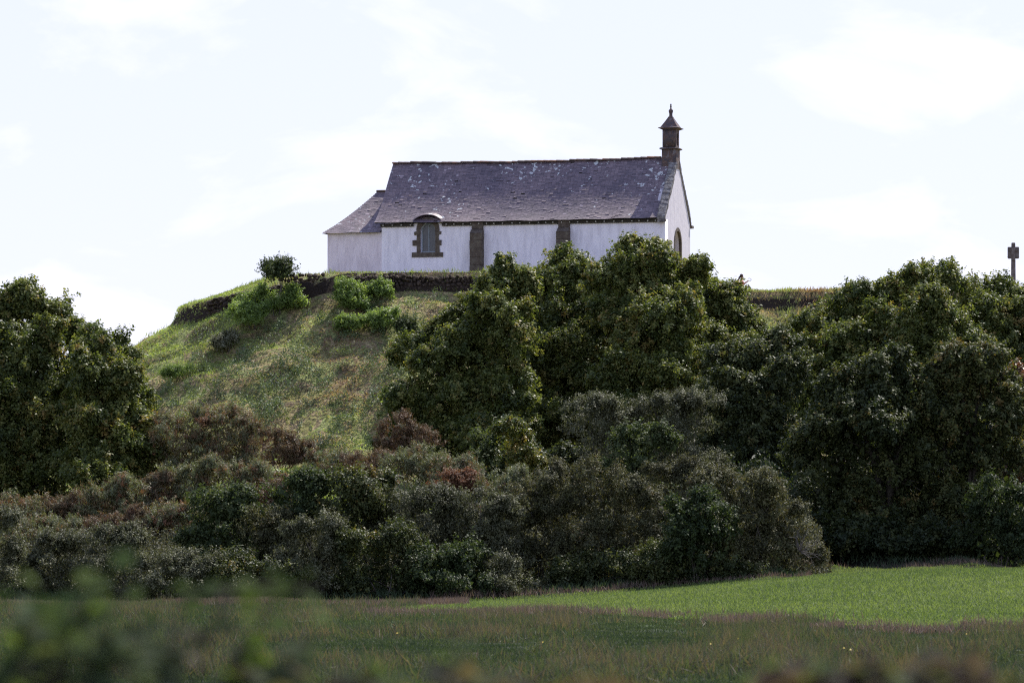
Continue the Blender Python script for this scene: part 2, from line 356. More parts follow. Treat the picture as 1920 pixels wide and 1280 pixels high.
xs = lines([(-2500, -300, 200), (-300, -80, 20), (-80, -32, 3), (-32, 32, .33), (32, 80, 3), (80, 300, 20), (300, 2500, 200)])
ys = lines([(-60, 56, 6), (56, 130, .7), (130, 196, 1.0), (196, 258, .3), (258, 300, 3), (300, 700, 25), (700, 5000, 300)])
GX, GY = np.meshgrid(xs, ys)
GZ = ground(GX, GY)
co = np.stack([GX.ravel(), GY.ravel(), GZ.ravel()], 1)
nx, ny = len(xs), len(ys)
ii = np.arange(nx * ny).reshape(ny, nx)
fc = np.stack([ii[:-1, :-1].ravel(), ii[:-1, 1:].ravel(), ii[1:, 1:].ravel(), ii[1:, :-1].ravel()], 1)
gme = np_mesh('ground', co, fc)

def ground_mat():
    m, nt, N, Lk = mat_new('ground')
    o = N.new('ShaderNodeOutputMaterial'); p = N.new('ShaderNodeBsdfPrincipled'); Lk.new(p.outputs[0], o.inputs[0])
    g = N.new('ShaderNodeNewGeometry'); sx = N.new('ShaderNodeSeparateXYZ'); Lk.new(g.outputs['Position'], sx.inputs[0])
    def tex(scale, detail=6, dist=0):
        n = N.new('ShaderNodeTexNoise'); n.inputs['Scale'].default_value = scale; n.inputs['Detail'].default_value = detail; n.inputs['Roughness'].default_value = .62
        n.inputs['Distortion'].default_value = dist; Lk.new(g.outputs['Position'], n.inputs['Vector']); return n
    def mixn(fac, a, b):
        mx = N.new('ShaderNodeMix'); mx.data_type = 'RGBA'
        for nm, val in (('Factor', fac), ('A', a), ('B', b)):
            if isinstance(val, tuple): mx.inputs[nm].default_value = val
            else: Lk.new(val, mx.inputs[nm])
        return mx.outputs['Result']
    # hill: brown heath and olive grass
    n1 = tex(.55, 8, .6); rh = ramp(N, [(.34, (.16, .12, .07)), (.43, (.33, .31, .11)), (.49, (.38, .28, .16)), (.55, (.25, .28, .10)), (.68, (.40, .42, .15))]); Lk.new(n1.outputs['Fac'], rh.inputs[0])
    n2 = tex(5, 6); r2 = ramp(N, [(.35, (.42, .42, .42)), (.65, (1.5, 1.5, 1.5))]); Lk.new(n2.outputs['Fac'], r2.inputs[0])
    mu = N.new('ShaderNodeMix'); mu.data_type = 'RGBA'; mu.blend_type = 'MULTIPLY'; mu.inputs['Factor'].default_value = 1
    Lk.new(rh.outputs[0], mu.inputs['A']); Lk.new(r2.outputs[0], mu.inputs['B'])
    hill = mu.outputs['Result']
    # steep earth face
    nrm = N.new('ShaderNodeSeparateXYZ'); Lk.new(g.outputs['True Normal'], nrm.inputs[0])
    rs_ = ramp(N, [(.55, (1, 1, 1)), (.72, (0, 0, 0))]); Lk.new(nrm.outputs['Z'], rs_.inputs[0])
    hill = mixn(rs_.outputs[0], hill, (.05, .036, .026, 1))
    # bright green field
    n3 = tex(.25, 6); rf = ramp(N, [(.3, (.07, .11, .032)), (.7, (.10, .15, .04))]); Lk.new(n3.outputs['Fac'], rf.inputs[0])
    # near meadow
    n4 = tex(.5, 7, .5); rm = ramp(N, [(.3, (.035, .04, .02)), (.5, (.045, .06, .025)), (.65, (.085, .065, .045))]); Lk.new(n4.outputs['Fac'], rm.inputs[0])
    def rng_(src, a, b):
        r = N.new('ShaderNodeMapRange'); r.inputs['From Min'].default_value = a; r.inputs['From Max'].default_value = b; Lk.new(src, r.inputs['Value']); return r.outputs[0]
    low = mixn(rng_(sx.outputs['Y'], 108, 124), rm.outputs[0], rf.outputs[0])
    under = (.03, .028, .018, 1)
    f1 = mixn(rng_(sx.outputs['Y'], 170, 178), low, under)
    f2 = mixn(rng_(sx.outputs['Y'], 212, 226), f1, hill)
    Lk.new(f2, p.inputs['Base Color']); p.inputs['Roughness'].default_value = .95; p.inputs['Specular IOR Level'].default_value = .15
    b = N.new('ShaderNodeBump'); b.inputs['Strength'].default_value = 1.0; b.inputs['Distance'].default_value = .35
    n5 = tex(6, 6); Lk.new(n5.outputs['Fac'], b.inputs['Height']); Lk.new(b.outputs[0], p.inputs['Normal'])
    return m
M['ground'] = ground_mat()
go = link('ground', gme, M['ground']); tag(go, kind='structure')
for p_ in gme.polygons: pass
gme.polygons.foreach_set('use_smooth', np.ones(len(gme.polygons), dtype=bool))

# ------------------------------------------------------------------ chapel
BZ = 14.6
CH = empty('chapel', (7.91, 248.0, BZ), R(-15))
tag(CH, 'white limewashed stone chapel with slate roof and small belfry on the hilltop', 'chapel')
LN = 15.27           # nave length
WD = 5.8             # nave width
def arch(cx, cz, r, n=14, rev=False):
    pts = [(cx + r * math.cos(math.pi * i / n), cz + r * math.sin(math.pi * i / n)) for i in range(n + 1)]
    return pts[::-1] if rev else pts
WX = -12.74; WZ0 = 1.36; WR = .40; WS = 2.52      # window centre, sill, radius, spring
hole = [(WX - WR, WZ0), (WX + WR, WZ0)] + arch(WX, WS, WR)
outer = [(-LN, -.6), (0, -.6), (0, 2.9), (WX + .68, 2.9)] + [(WX + .68 * math.cos(a), 2.55 + .66 * math.sin(a)) for a in np.linspace(R(33), R(147), 10)] + [(WX - .68, 2.9), (-LN, 2.9)]
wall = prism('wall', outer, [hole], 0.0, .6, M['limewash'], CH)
def gable(y0, y1, zt): return [(y0, -.6), (y1, -.6), (y1, 2.9), (WD / 2 + .05, zt), (WD / 2 - .05, zt), (y0, 2.9)]
DR = .72; DZ = 1.75   # door arch in gable
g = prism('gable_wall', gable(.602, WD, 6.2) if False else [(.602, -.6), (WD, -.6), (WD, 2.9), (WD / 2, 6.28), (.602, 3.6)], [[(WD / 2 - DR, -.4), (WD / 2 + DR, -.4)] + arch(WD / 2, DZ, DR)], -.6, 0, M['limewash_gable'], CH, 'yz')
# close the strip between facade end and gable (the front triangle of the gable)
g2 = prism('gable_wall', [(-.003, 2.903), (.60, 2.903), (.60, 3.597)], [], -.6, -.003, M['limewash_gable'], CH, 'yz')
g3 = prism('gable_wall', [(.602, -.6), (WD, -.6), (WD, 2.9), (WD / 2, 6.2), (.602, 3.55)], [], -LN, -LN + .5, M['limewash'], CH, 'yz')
bw = prism('back_wall', [(-LN + .5, -.6), (-.602, -.6), (-.602, 2.9), (-LN + .5, 2.9)], [], WD - .6, WD - .003, M['limewash'], CH)

# window: stone surround, frame, panes
srs = random.Random(4)
so = [(WX - .88, 1.12), (WX + .82, 1.12), (WX + .83, 1.36), (WX + .64, 1.37), (WX + .62, 1.72), (WX + .73, 1.73), (WX + .74, 2.0), (WX + .60, 2.01), (WX + .59, 2.30), (WX + .72, 2.31), (WX + .73, 2.46), (WX + .62, 2.47)]
so += [(WX + .63 * math.cos(a), 2.55 + .66 * math.sin(a)) for a in np.linspace(R(3), R(177), 14)]
so += [(WX - .62, 2.47), (WX - .75, 2.45), (WX - .74, 2.29), (WX - .60, 2.28), (WX - .61, 2.02), (WX - .84, 2.01), (WX - .83, 1.73), (WX - .60, 1.72), (WX - .61, 1.38), (WX - .87, 1.37)]
WIN = prism('window_surround', so, [[(a, b + (.001 if b < WZ0 + .01 else 0)) for a, b in hole]], -.045, .10, M['stone'], CH)
fr_out = [(WX - WR + .002, WZ0 + .004), (WX + WR - .002, WZ0 + .004)] + arch(WX, WS, WR - .002)
ri = WR - .07
def half(sgn):
    pts = [(WX + sgn * .025, WZ0 + .075), (WX + sgn * ri, WZ0 + .075), (WX + sgn * ri, WS)]
    pts += [(WX + sgn * ri * math.cos(a), WS + ri * math.sin(a)) for a in np.linspace(0, math.acos(.025 / ri), 9)[1:]]
    return pts
wf = prism('window', fr_out, [half(1), half(-1)], .16, .21, M['frame'], CH)
for s in (1, -1): prism('pane', half(s), [], .185, .195, M['pane'], wf)

# gable door surround and door (in the right-hand gable)
prism('door_surround', [(WD / 2 - DR - .16, -.45), (WD / 2 + DR + .16, -.45)] + arch(WD / 2, DZ, DR + .16), [[(WD / 2 - DR + .01, -.40), (WD / 2 + DR - .01, -.40)] + arch(WD / 2, DZ, DR - .01)], -.1, .03, M['stone'], CH, 'yz')
dd = prism('door', [(WD / 2 - DR + .003, -.39), (WD / 2 + DR - .003, -.39)] + arch(WD / 2, DZ, DR - .003), [], -.42, -.36, M['door'], CH, 'yz')
bm = bmesh.new(); bm_box(bm, -.36, -.33, WD / 2 - .08, WD / 2 + .06, .7, .74); bm_obj('handle', bm, M['recess'], dd)

# roof profile: height over the wall line as a function of the distance from the ridge
QE = WD / 2 + .24
def prof(q):
    q = np.asarray(q, float)
    a = 1.2 * np.minimum(q, 1.6); d = np.maximum(q - 1.6, 0); s1 = .68; n_ = QE - 1.6
    return 6.33 - a - (1.2 * d - (1.2 - s1) * d * d / (2 * n_))
def slates(name, fn, rows, ext, parent, seed, w=.19, flip=False):
    """fn(row fraction t (0 ridge..1 eave), x) -> point; ext(t) -> (x0,x1)"""
    rg = np.random.default_rng(seed); cs = []; vs = []
    for k in range(rows):
        t0 = k / rows; t1 = (k + 1.25) / rows
        t1 = min(t1, 1.0 + .4 / rows)
        x0, x1 = ext((k + .5) / rows)
        n = max(1, int((x1 - x0) / w)); e = np.linspace(x0, x1, n + 1)
        e[1:-1] += rg.uniform(-.03, .03, n - 1)
        for i in range(n):
            if n > 20 and rg.random() < .004: continue
            lift = .007 + rg.random() * .006 + (rg.random() < .04) * .014
            dt = rg.normal(0, .05) / rows
            a, b = e[i] + .003, e[i + 1] - .003
            p = [fn(t0, a), fn(t0, b), fn(t1 + dt, b), fn(t1 + dt + rg.normal(0, .03) / rows, a)]
            p = [np.array(q) for q in p]
            nr = np.cross(p[1] - p[0], p[3] - p[0]); nr /= np.linalg.norm(nr) + 1e-9
            if nr[2] < 0: nr = -nr
            tw = rg.normal(0, .0025)
            p[2] = p[2] + nr * (lift + tw); p[3] = p[3] + nr * (lift - tw); p[0] = p[0] + nr * .004; p[1] = p[1] + nr * .004
            # butt edge
            q2 = p[2] - nr * (lift * .9); q3 = p[3] - nr * (lift * .9)
            vv = np.clip(rg.normal(.45, .2), 0, 1)
            cs += p; vs.append(vv); cs += [p[3], p[2], q2, q3]; vs.append(.05)
    co = np.array(cs); fcs = np.arange(len(co)).reshape(-1, 4)
    return link(name, np_mesh(name, co, fcs, vs), M['slate'], parent)
def sag(x): return -.09 * math.sin(math.pi * min(max(-x / LN, 0), 1)) + .02 * math.sin(x * 2.1)
def roof_pt(sgn):
    def f(t, x):
        q = t * QE
        return (x + (-.10 * (t > .85) * 0), WD / 2 - sgn * q, float(prof(q)) + sag(x) * (1 - t * .6) + .012 * math.sin(x * 3.3 + t * 9))
    return f
NR = 44
def nave_ext(t): return (-LN - .22 - .12 * t, -.36)
rf = slates('roof', roof_pt(1), NR, nave_ext, CH, 11)
rb = slates('roof', roof_pt(-1), NR, nave_ext, CH, 12)
# boarding under the slates
def sheet(name, fn, ts, xa, mat, parent, off):
    co = []; 
    for t in ts:
        for x in xa(t):
            p = fn(t, x); co.append((p[0], p[1], p[2] - off))
    m_ = len(xa(0)); n_ = len(ts); ii = np.arange(n_ * m_).reshape(n_, m_)
    f = np.stack([ii[:-1, :-1].ravel(), ii[:-1, 1:].ravel(), ii[1:, 1:].ravel(), ii[1:, :-1].ravel()], 1)
    o = link(name, np_mesh(name, np.array(co), f), mat, parent)
    return o
for s in (1, -1):
    o = sheet('roof_board', roof_pt(s), np.linspace(0, 1.0, 16), lambda t: np.linspace(-LN - .2 - .12 * t, -.3, 60), M['wood'], CH, .05)
# ridge cap tiles
bm = bmesh.new(); rr = random.Random(3); x = -LN - .25
while x < -.95:
    L_ = rr.uniform(.30, .38); z = 6.36 + sag(x) + rr.uniform(-.012, .018)
    n = 6; rg1 = []; rg2 = []
    for k in range(n + 1):
        a = math.pi * (k / n); cy_, cz_ = .15 * math.cos(a), .10 * math.sin(a)
        rg1.append(bm.verts.new((x, WD / 2 + cy_, z - .07 + cz_ + .012))); rg2.append(bm.verts.new((x + L_ + .02, WD / 2 + cy_ * .93, z - .07 + cz_ * .93)))
    for k in range(n): bm.faces.new((rg1[k], rg1[k + 1], rg2[k + 1], rg2[k]))
    bm.faces.new(rg1[::-1]); bm.faces.new(rg2)
    x += L_
bm_obj('ridge_cap', bm, M['ridge'], CH)
# gable coping of rough stones, both slopes
for s in (1, -1):
    bm = bmesh.new(); q = .32
    while q < QE - .1:
        dq = rr.uniform(.16, .26)
        q1 = min(q + dq - .012, QE + .02)
        za, zb = 6.31 - 3.42 * q / QE, 6.31 - 3.42 * q1 / QE
        za += .06; zb += .06
        x0 = -.37 + rr.uniform(-.03, .03); x1 = .05 + rr.uniform(-.015, .02); h = rr.uniform(.14, .2)
        pts = []
        for xx in (x0, x1):
            for (qq, zz) in ((q, za - .24), (q1, zb - .24), (q1, zb + h * .6), (q, za + h * .6)):
                pts.append((xx + rr.uniform(-.01, .01), WD / 2 - s * qq, zz + rr.uniform(-.015, .015)))
        vs = [bm.verts.new(p) for p in pts]
        for f in ((0, 1, 2, 3), (7, 6, 5, 4), (0, 4, 5, 1), (1, 5, 6, 2), (2, 6, 7, 3), (3, 7, 4, 0)): bm.faces.new([vs[i] for i in f])
        q += dq
    bmesh.ops.recalc_face_normals(bm, faces=bm.faces)
    cp = bm_obj('gable_coping', bm, M['coping'], CH)
    mdb = cp.modifiers.new('b', 'BEVEL'); mdb.width = .03; mdb.segments = 2
bm = bmesh.new(); bm_box(bm, -.38, .12, WD + .0, WD + .42, 2.78, 2.94, jit=.015, rng=rr); bm_obj('kneeler', bm, M['stone'], CH)
bm = bmesh.new(); bm_box(bm, -.38, .06, -.26, .04, 2.74, 2.88, jit=.012, rng=rr); bm_obj('kneeler', bm, M['stone'], CH)
# eaves
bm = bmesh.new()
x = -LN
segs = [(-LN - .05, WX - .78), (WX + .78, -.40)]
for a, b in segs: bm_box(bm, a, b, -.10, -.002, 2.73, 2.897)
bm_obj('eave_shadow_board', bm, M['wood'], CH)  # dark board standing in for the shadow under the roof edge
x = -LN + .1
while x < -.5:
    if not (WX - .8 < x < WX + .8):
        bm = bmesh.new(); bm_box(bm, x, x + .055, -.20, -.101, 2.775, 2.835, jit=.006, rng=rr); bm_obj('rafter_tail', bm, M['tail'], CH)
    x += rr.uniform(.38, .52)
# eyebrow over the window: curved strip of slate lifting the eave
bm = bmesh.new(); n = 20; rows_ = []
for i in range(n + 1):
    u = -1 + 2 * i / n
    x = WX + u * .86
    zc = 2.74 + .60 * math.sqrt(max(0, 1 - (u * .98) ** 2)) * 1.0
    zc = max(zc, 2.86) if abs(u) > .93 else zc
    lo = (x, -.15, zc); lo2 = (x, -.15, zc - .02)
    hi_q = float(np.interp(-(zc + .12), -prof(np.linspace(1.2, QE, 60)), np.linspace(1.2, QE, 60)))
    top = (x, WD / 2 - hi_q, zc + .11)
    rows_.append([bm.verts.new(lo2), bm.verts.new(lo), bm.verts.new(((lo[0] + top[0]) / 2, (lo[1] + top[1]) / 2, (lo[2] + top[2]) / 2 + .03)), bm.verts.new(top)])
for i in range(n):
    for k in range(3): bm.faces.new((rows_[i][k], rows_[i + 1][k], rows_[i + 1][k + 1], rows_[i][k + 1]))
eb = bm_obj('eyebrow_roof', bm, M['slate'], CH)
md = eb.modifiers.new('s', 'SOLIDIFY'); md.thickness = .03; md.offset = 0
at = eb.data.attributes.new('v', 'FLOAT', 'FACE'); at.data.foreach_set('value', np.array([rr.uniform(.25, .6) for i in range(len(eb.data.polygons))], dtype=np.float32))
# buttresses
for cx in (-10.03, -5.37):
    bm = bmesh.new(); w = .33
    zz = -.6; rows = [(-.6, .1), (.1, .62), (.62, 1.05), (1.05, 1.5), (1.5, 1.92), (1.92, 2.3)]
    for i, (a, b) in enumerate(rows):
        e = rr.uniform(-.012, .012)
        bm_box(bm, cx - w + e, cx + w + e, -.46 + rr.uniform(-.01, .01), -.003, a + .004, b - .004, jit=.006, rng=rr)
    # weathering slope and the stub above
    vs = [bm.verts.new(p) for p in [(cx - w, -.48, 2.30), (cx + w, -.48, 2.30), (cx + w, -.004, 2.30), (cx - w, -.004, 2.30), (cx - w + .03, -.16, 2.55), (cx + w - .03, -.16, 2.55), (cx + w - .03, -.004, 2.55), (cx - w + .03, -.004, 2.55)]]
    for f in ((0, 3, 2, 1), (4, 5, 6, 7), (0, 1, 5, 4), (1, 2, 6, 5), (2, 3, 7, 6), (3, 0, 4, 7)): bm.faces.new([vs[i] for i in f])
    bm_box(bm, cx - w + .03, cx + w - .03, -.155, -.003, 2.552, 2.90)
    o = bm_obj('buttress', bm, M['stone'], CH); mdb = o.modifiers.new('b', 'BEVEL'); mdb.width = .015; mdb.segments = 2

# sacristy annex on the left
AX0 = -18.25; AE = 2.46; AT = 4.82; AYM = 2.85; AHX = -16.35
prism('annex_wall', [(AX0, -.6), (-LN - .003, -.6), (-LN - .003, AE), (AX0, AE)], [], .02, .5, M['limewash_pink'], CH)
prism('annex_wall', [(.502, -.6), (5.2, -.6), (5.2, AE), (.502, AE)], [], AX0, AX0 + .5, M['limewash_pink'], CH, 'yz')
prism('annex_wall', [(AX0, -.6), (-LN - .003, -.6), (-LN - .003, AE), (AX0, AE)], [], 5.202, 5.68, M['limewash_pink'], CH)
def aprof(t):    # t 0 top..1 eave, concave
    return AT - (AT - AE - .0) * (1.22 * t - .22 * t * t)
AF = AYM + .2; AH = AHX - (AX0 - .22)
def an_front(t, x): return (x, AYM - AF * t, aprof(t) + .01 * math.sin(x * 4))
def an_back(t, x): return (x, AYM + AF * t, aprof(t))
def an_left(t, y): return (AHX - AH * t, y, aprof(t))
af = slates('annex_roof', an_front, 30, lambda t: (AHX - AH * t, -LN - .02), CH, 21)
slates('annex_roof', an_back, 30, lambda t: (AHX - AH * t, -LN - .02), CH, 22)
slates('annex_roof', an_left, 30, lambda t: (AYM - AF * t, AYM + AF * t), CH, 23)
bm = bmesh.new(); tt = np.linspace(0, .985, 14)
for fn, e in ((an_front, lambda t: (AHX - AH * t, -LN - .02)), (an_back, lambda t: (AHX - AH * t, -LN - .02)), (an_left, lambda t: (AYM - AF * t, AYM + AF * t))):
    prev = None
    for t in tt:
        a, b = e(t); p = [bm.verts.new(Vector(fn(t, a)) - Vector((0, 0, .05))), bm.verts.new(Vector(fn(t, b)) - Vector((0, 0, .05)))]
        if prev: bm.faces.new((prev[0], prev[1], p[1], p[0]))
        prev = p
o = bm_obj('annex_roof_board', bm, M['wood'], CH)
bm = bmesh.new(); bm_tube(bm, [(AHX - .05, AYM, AT + .02), (-LN - .35, AYM, AT + .02)], [.07, .07], 7)
bm_obj('annex_ridge_cap', bm, M['ridge'], CH)

# belfry over the right-hand gable
BX, BY = -.37, WD / 2
BEL = bmesh.new()
def ring(bm, z, hx, hy, cx=BX, cy=BY): return [bm.verts.new((cx + sx_ * hx, cy + sy_ * hy, z)) for sx_, sy_ in ((-1, -1), (1, -1), (1, 1), (-1, 1))]
def loft(bm, secs, cap0=True, cap1=True, cx=BX, cy=BY):
    prev = None
    for i, (z, hx, hy) in enumerate(secs):
        r_ = ring(bm, z, hx, hy, cx, cy)
        if prev:
            for k in range(4): bm.faces.new((prev[k], prev[(k + 1) % 4], r_[(k + 1) % 4], r_[k]))
        elif cap0: bm.faces.new(r_[::-1])
        prev = r_
    if cap1: bm.faces.new(prev)
loft(BEL, [(5.7, .40, .42), (6.68, .39, .40)])
bel = bm_obj('belfry', BEL, M['belfry'], CH)
bm = bmesh.new(); loft(bm, [(6.68, .43, .44), (6.72, .50, .51), (6.76, .50, .51), (6.80, .42, .43)]); bm_obj('string_course', bm, M['belfry'], bel)
# chamber with an arched opening through along x
hy = .38
op = [(BY - .17, 6.90), (BY + .17, 6.90), (BY + .17, 7.36)] + [(BY + .17 * math.cos(a), 7.36 + .2 * math.sin(a)) for a in np.linspace(0, math.pi, 9)[1:-1]] + [(BY - .17, 7.36)]
prism('bell_chamber', [(BY - hy, 6.802), (BY + hy, 6.802), (BY + hy, 7.72), (BY - hy, 7.72)], [op], BX - .36, BX + .36, M['belfry'], bel, 'yz')
bm = bmesh.new(); loft(bm, [(7.722, .38, .40), (7.78, .50, .52), (7.80, .555, .57), (7.825, .555, .57), (7.86, .46, .48)]); bm_obj('cornice', bm, M['belfry'], bel)
bm = bmesh.new(); loft(bm, [(7.862, .45, .46), (8.14, .27, .28), (8.36, .14, .14), (8.42, .115, .115)]); bm_obj('spire', bm, M['belfry'], bel)
bm = bmesh.new(); prevr = None
secs = [(8.42, .10), (8.52, .085), (8.60, .09), (8.68, .115), (8.75, .12), (8.80, .085), (8.84, .045), (8.90, .035), (8.96, .05), (9.0, .035), (9.08, .04), (9.10, .02)]
for z, r_ in secs:
    rg_ = [bm.verts.new((BX + r_ * math.cos(2 * math.pi * k / 10), BY + r_ * math.sin(2 * math.pi * k / 10), z)) for k in range(10)]
    if prevr:
        for k in range(10): bm.faces.new((prevr[k], prevr[(k + 1) % 10], rg_[(k + 1) % 10], rg_[k]))
    prevr = rg_
bm.faces.new(prevr); bm_obj('finial', bm, M['belfry'], bel)

# ------------------------------------------------------------------ stone cross
cxx, cyy = (1900 - 960) / F * 240, 240.0
cz = gz(cxx, cyy)
CR = empty('stone_cross', (cxx, cyy, cz), R(-8)); tag(CR, 'weathered grey stone cross with stubby arms standing behind the right-hand oaks', 'stone cross')
top = (HY - 455) / F * cyy - cz
sc_ = cyy / F
def bevobj(name, bm, mat, par, w=.02, seg=2):
    o = bm_obj(name, bm, mat, par); md = o.modifiers.new('b', 'BEVEL'); md.width = w; md.segments = seg; return o
bm = bmesh.new(); bm_box(bm, -.7, .7, -.7, .7, -.4, .22); bevobj('base_step', bm, M['cross'], CR)
bm = bmesh.new(); bm_box(bm, -.42, .42, -.42, .42, .222, .6); bevobj('plinth', bm, M['cross'], CR)
hz = top - 30 * sc_; ht = top - 8 * sc_
bm = bmesh.new(); loft(bm, [(.602, .15, .13), (hz, .105, .10)], cx=0, cy=0); bevobj('shaft', bm, M['cross'], CR)
bm = bmesh.new()
loft(bm, [(hz + .002, .26, .09), (hz + .06, .295, .10), (hz + .13, .285, .10), (ht - .04, .285, .10), (ht, .28, .10)], cx=0, cy=0)
o = bevobj('cross_head', bm, M['cross'], CR, .03)
bm = bmesh.new(); bm_box(bm, -.10, .10, -.16, -.101, hz - .1, ht - .06, jit=.01, rng=rr); bm_box(bm, -.22, .22, -.14, -.101, ht - .22, ht - .12, jit=.01, rng=rr)
bevobj('relief_figure', bm, M['cross'], CR)
bm = bmesh.new(); loft(bm, [(ht + .002, .10, .085), (top - .04, .095, .08), (top, .08, .07)], cx=0, cy=0); bevobj('top_arm', bm, M['cross'], CR)

# ------------------------------------------------------------------ dry stone walls holding the terrace
def stone_wall(name, label, path, h, seed, course=4):
    rg = random.Random(seed); bm = bmesh.new()
    ctr = path[len(path) // 2]
    P0 = Vector((ctr[0], ctr[1], ctr[2]))
    for i in range(len(path) - 1):
        a = Vector(path[i]); b = Vector(path[i + 1]); d = (b - a); L_ = d.length; d.normalize(); nrm_ = Vector((d.y, -d.x, 0)).normalized()
        for c in range(course):
            s = rg.uniform(-.1, .1)
            while s < L_:
                w = rg.uniform(.10, .32); hh = h / course
                o = a + d * (s + w / 2) - Vector((0, 0, h * (c + 1) / course - hh / 2 + rg.uniform(-.07, .07))) + nrm_ * (rg.uniform(-.04, .08) + .03 * c)
                m_ = bmesh.ops.create_icosphere(bm, subdivisions=1, radius=1)
                ang = math.atan2(d.y, d.x)
                mt = Matrix.Translation(o - P0) @ Matrix.Rotation(ang, 4, 'Z') @ Matrix.Diagonal((w * .56, .2, hh * rg.uniform(.42, .8), 1))
                for v_ in m_['verts']:
                    v_.co = mt @ (v_.co + Vector((rg.uniform(-.13, .13), rg.uniform(-.13, .13), rg.uniform(-.13, .13))))
                s += w
    o = bm_obj(name, bm, M['earthstone'], None, P0)
    return tag(o, label, 'stone wall', 'dry stone retaining walls under the chapel')
def rim(th_deg, extra=.18):
    th = R(th_deg); x, y = AX, AY
    rs = 8.0 + 4.6 * float(smooth(R(20), R(80), th))
    return (AX - math.sin(th) * (rs + extra), AY - math.cos(th) * (rs + extra), 14.6 - .34 * (rs - 8))
stone_wall('stone_wall', 'dark curved dry stone wall in the grassy shoulder left of the hilltop shrub', [rim(a) for a in np.arange(64, 36, -4)], .80, 5)
stone_wall('stone_wall', 'dark dry stone retaining wall directly below the chapel front', [(x, 245.82, 14.42 + .05 * math.sin(x * 2)) for x in np.arange(-8.6, 3, 1.0)], .75, 6)
stone_wall('stone_wall', 'low earthy stone bank between the hilltop shrub and the annex', [(x, 245.84, 14.5 + .04 * math.sin(x * 3)) for x in np.arange(-12.0, -8.8, .8)][:5], .35, 7, 2)

# ------------------------------------------------------------------ foliage generators
def sphere_dirs(rg, n): return nrmz(rg.normal(size=(n, 3)))

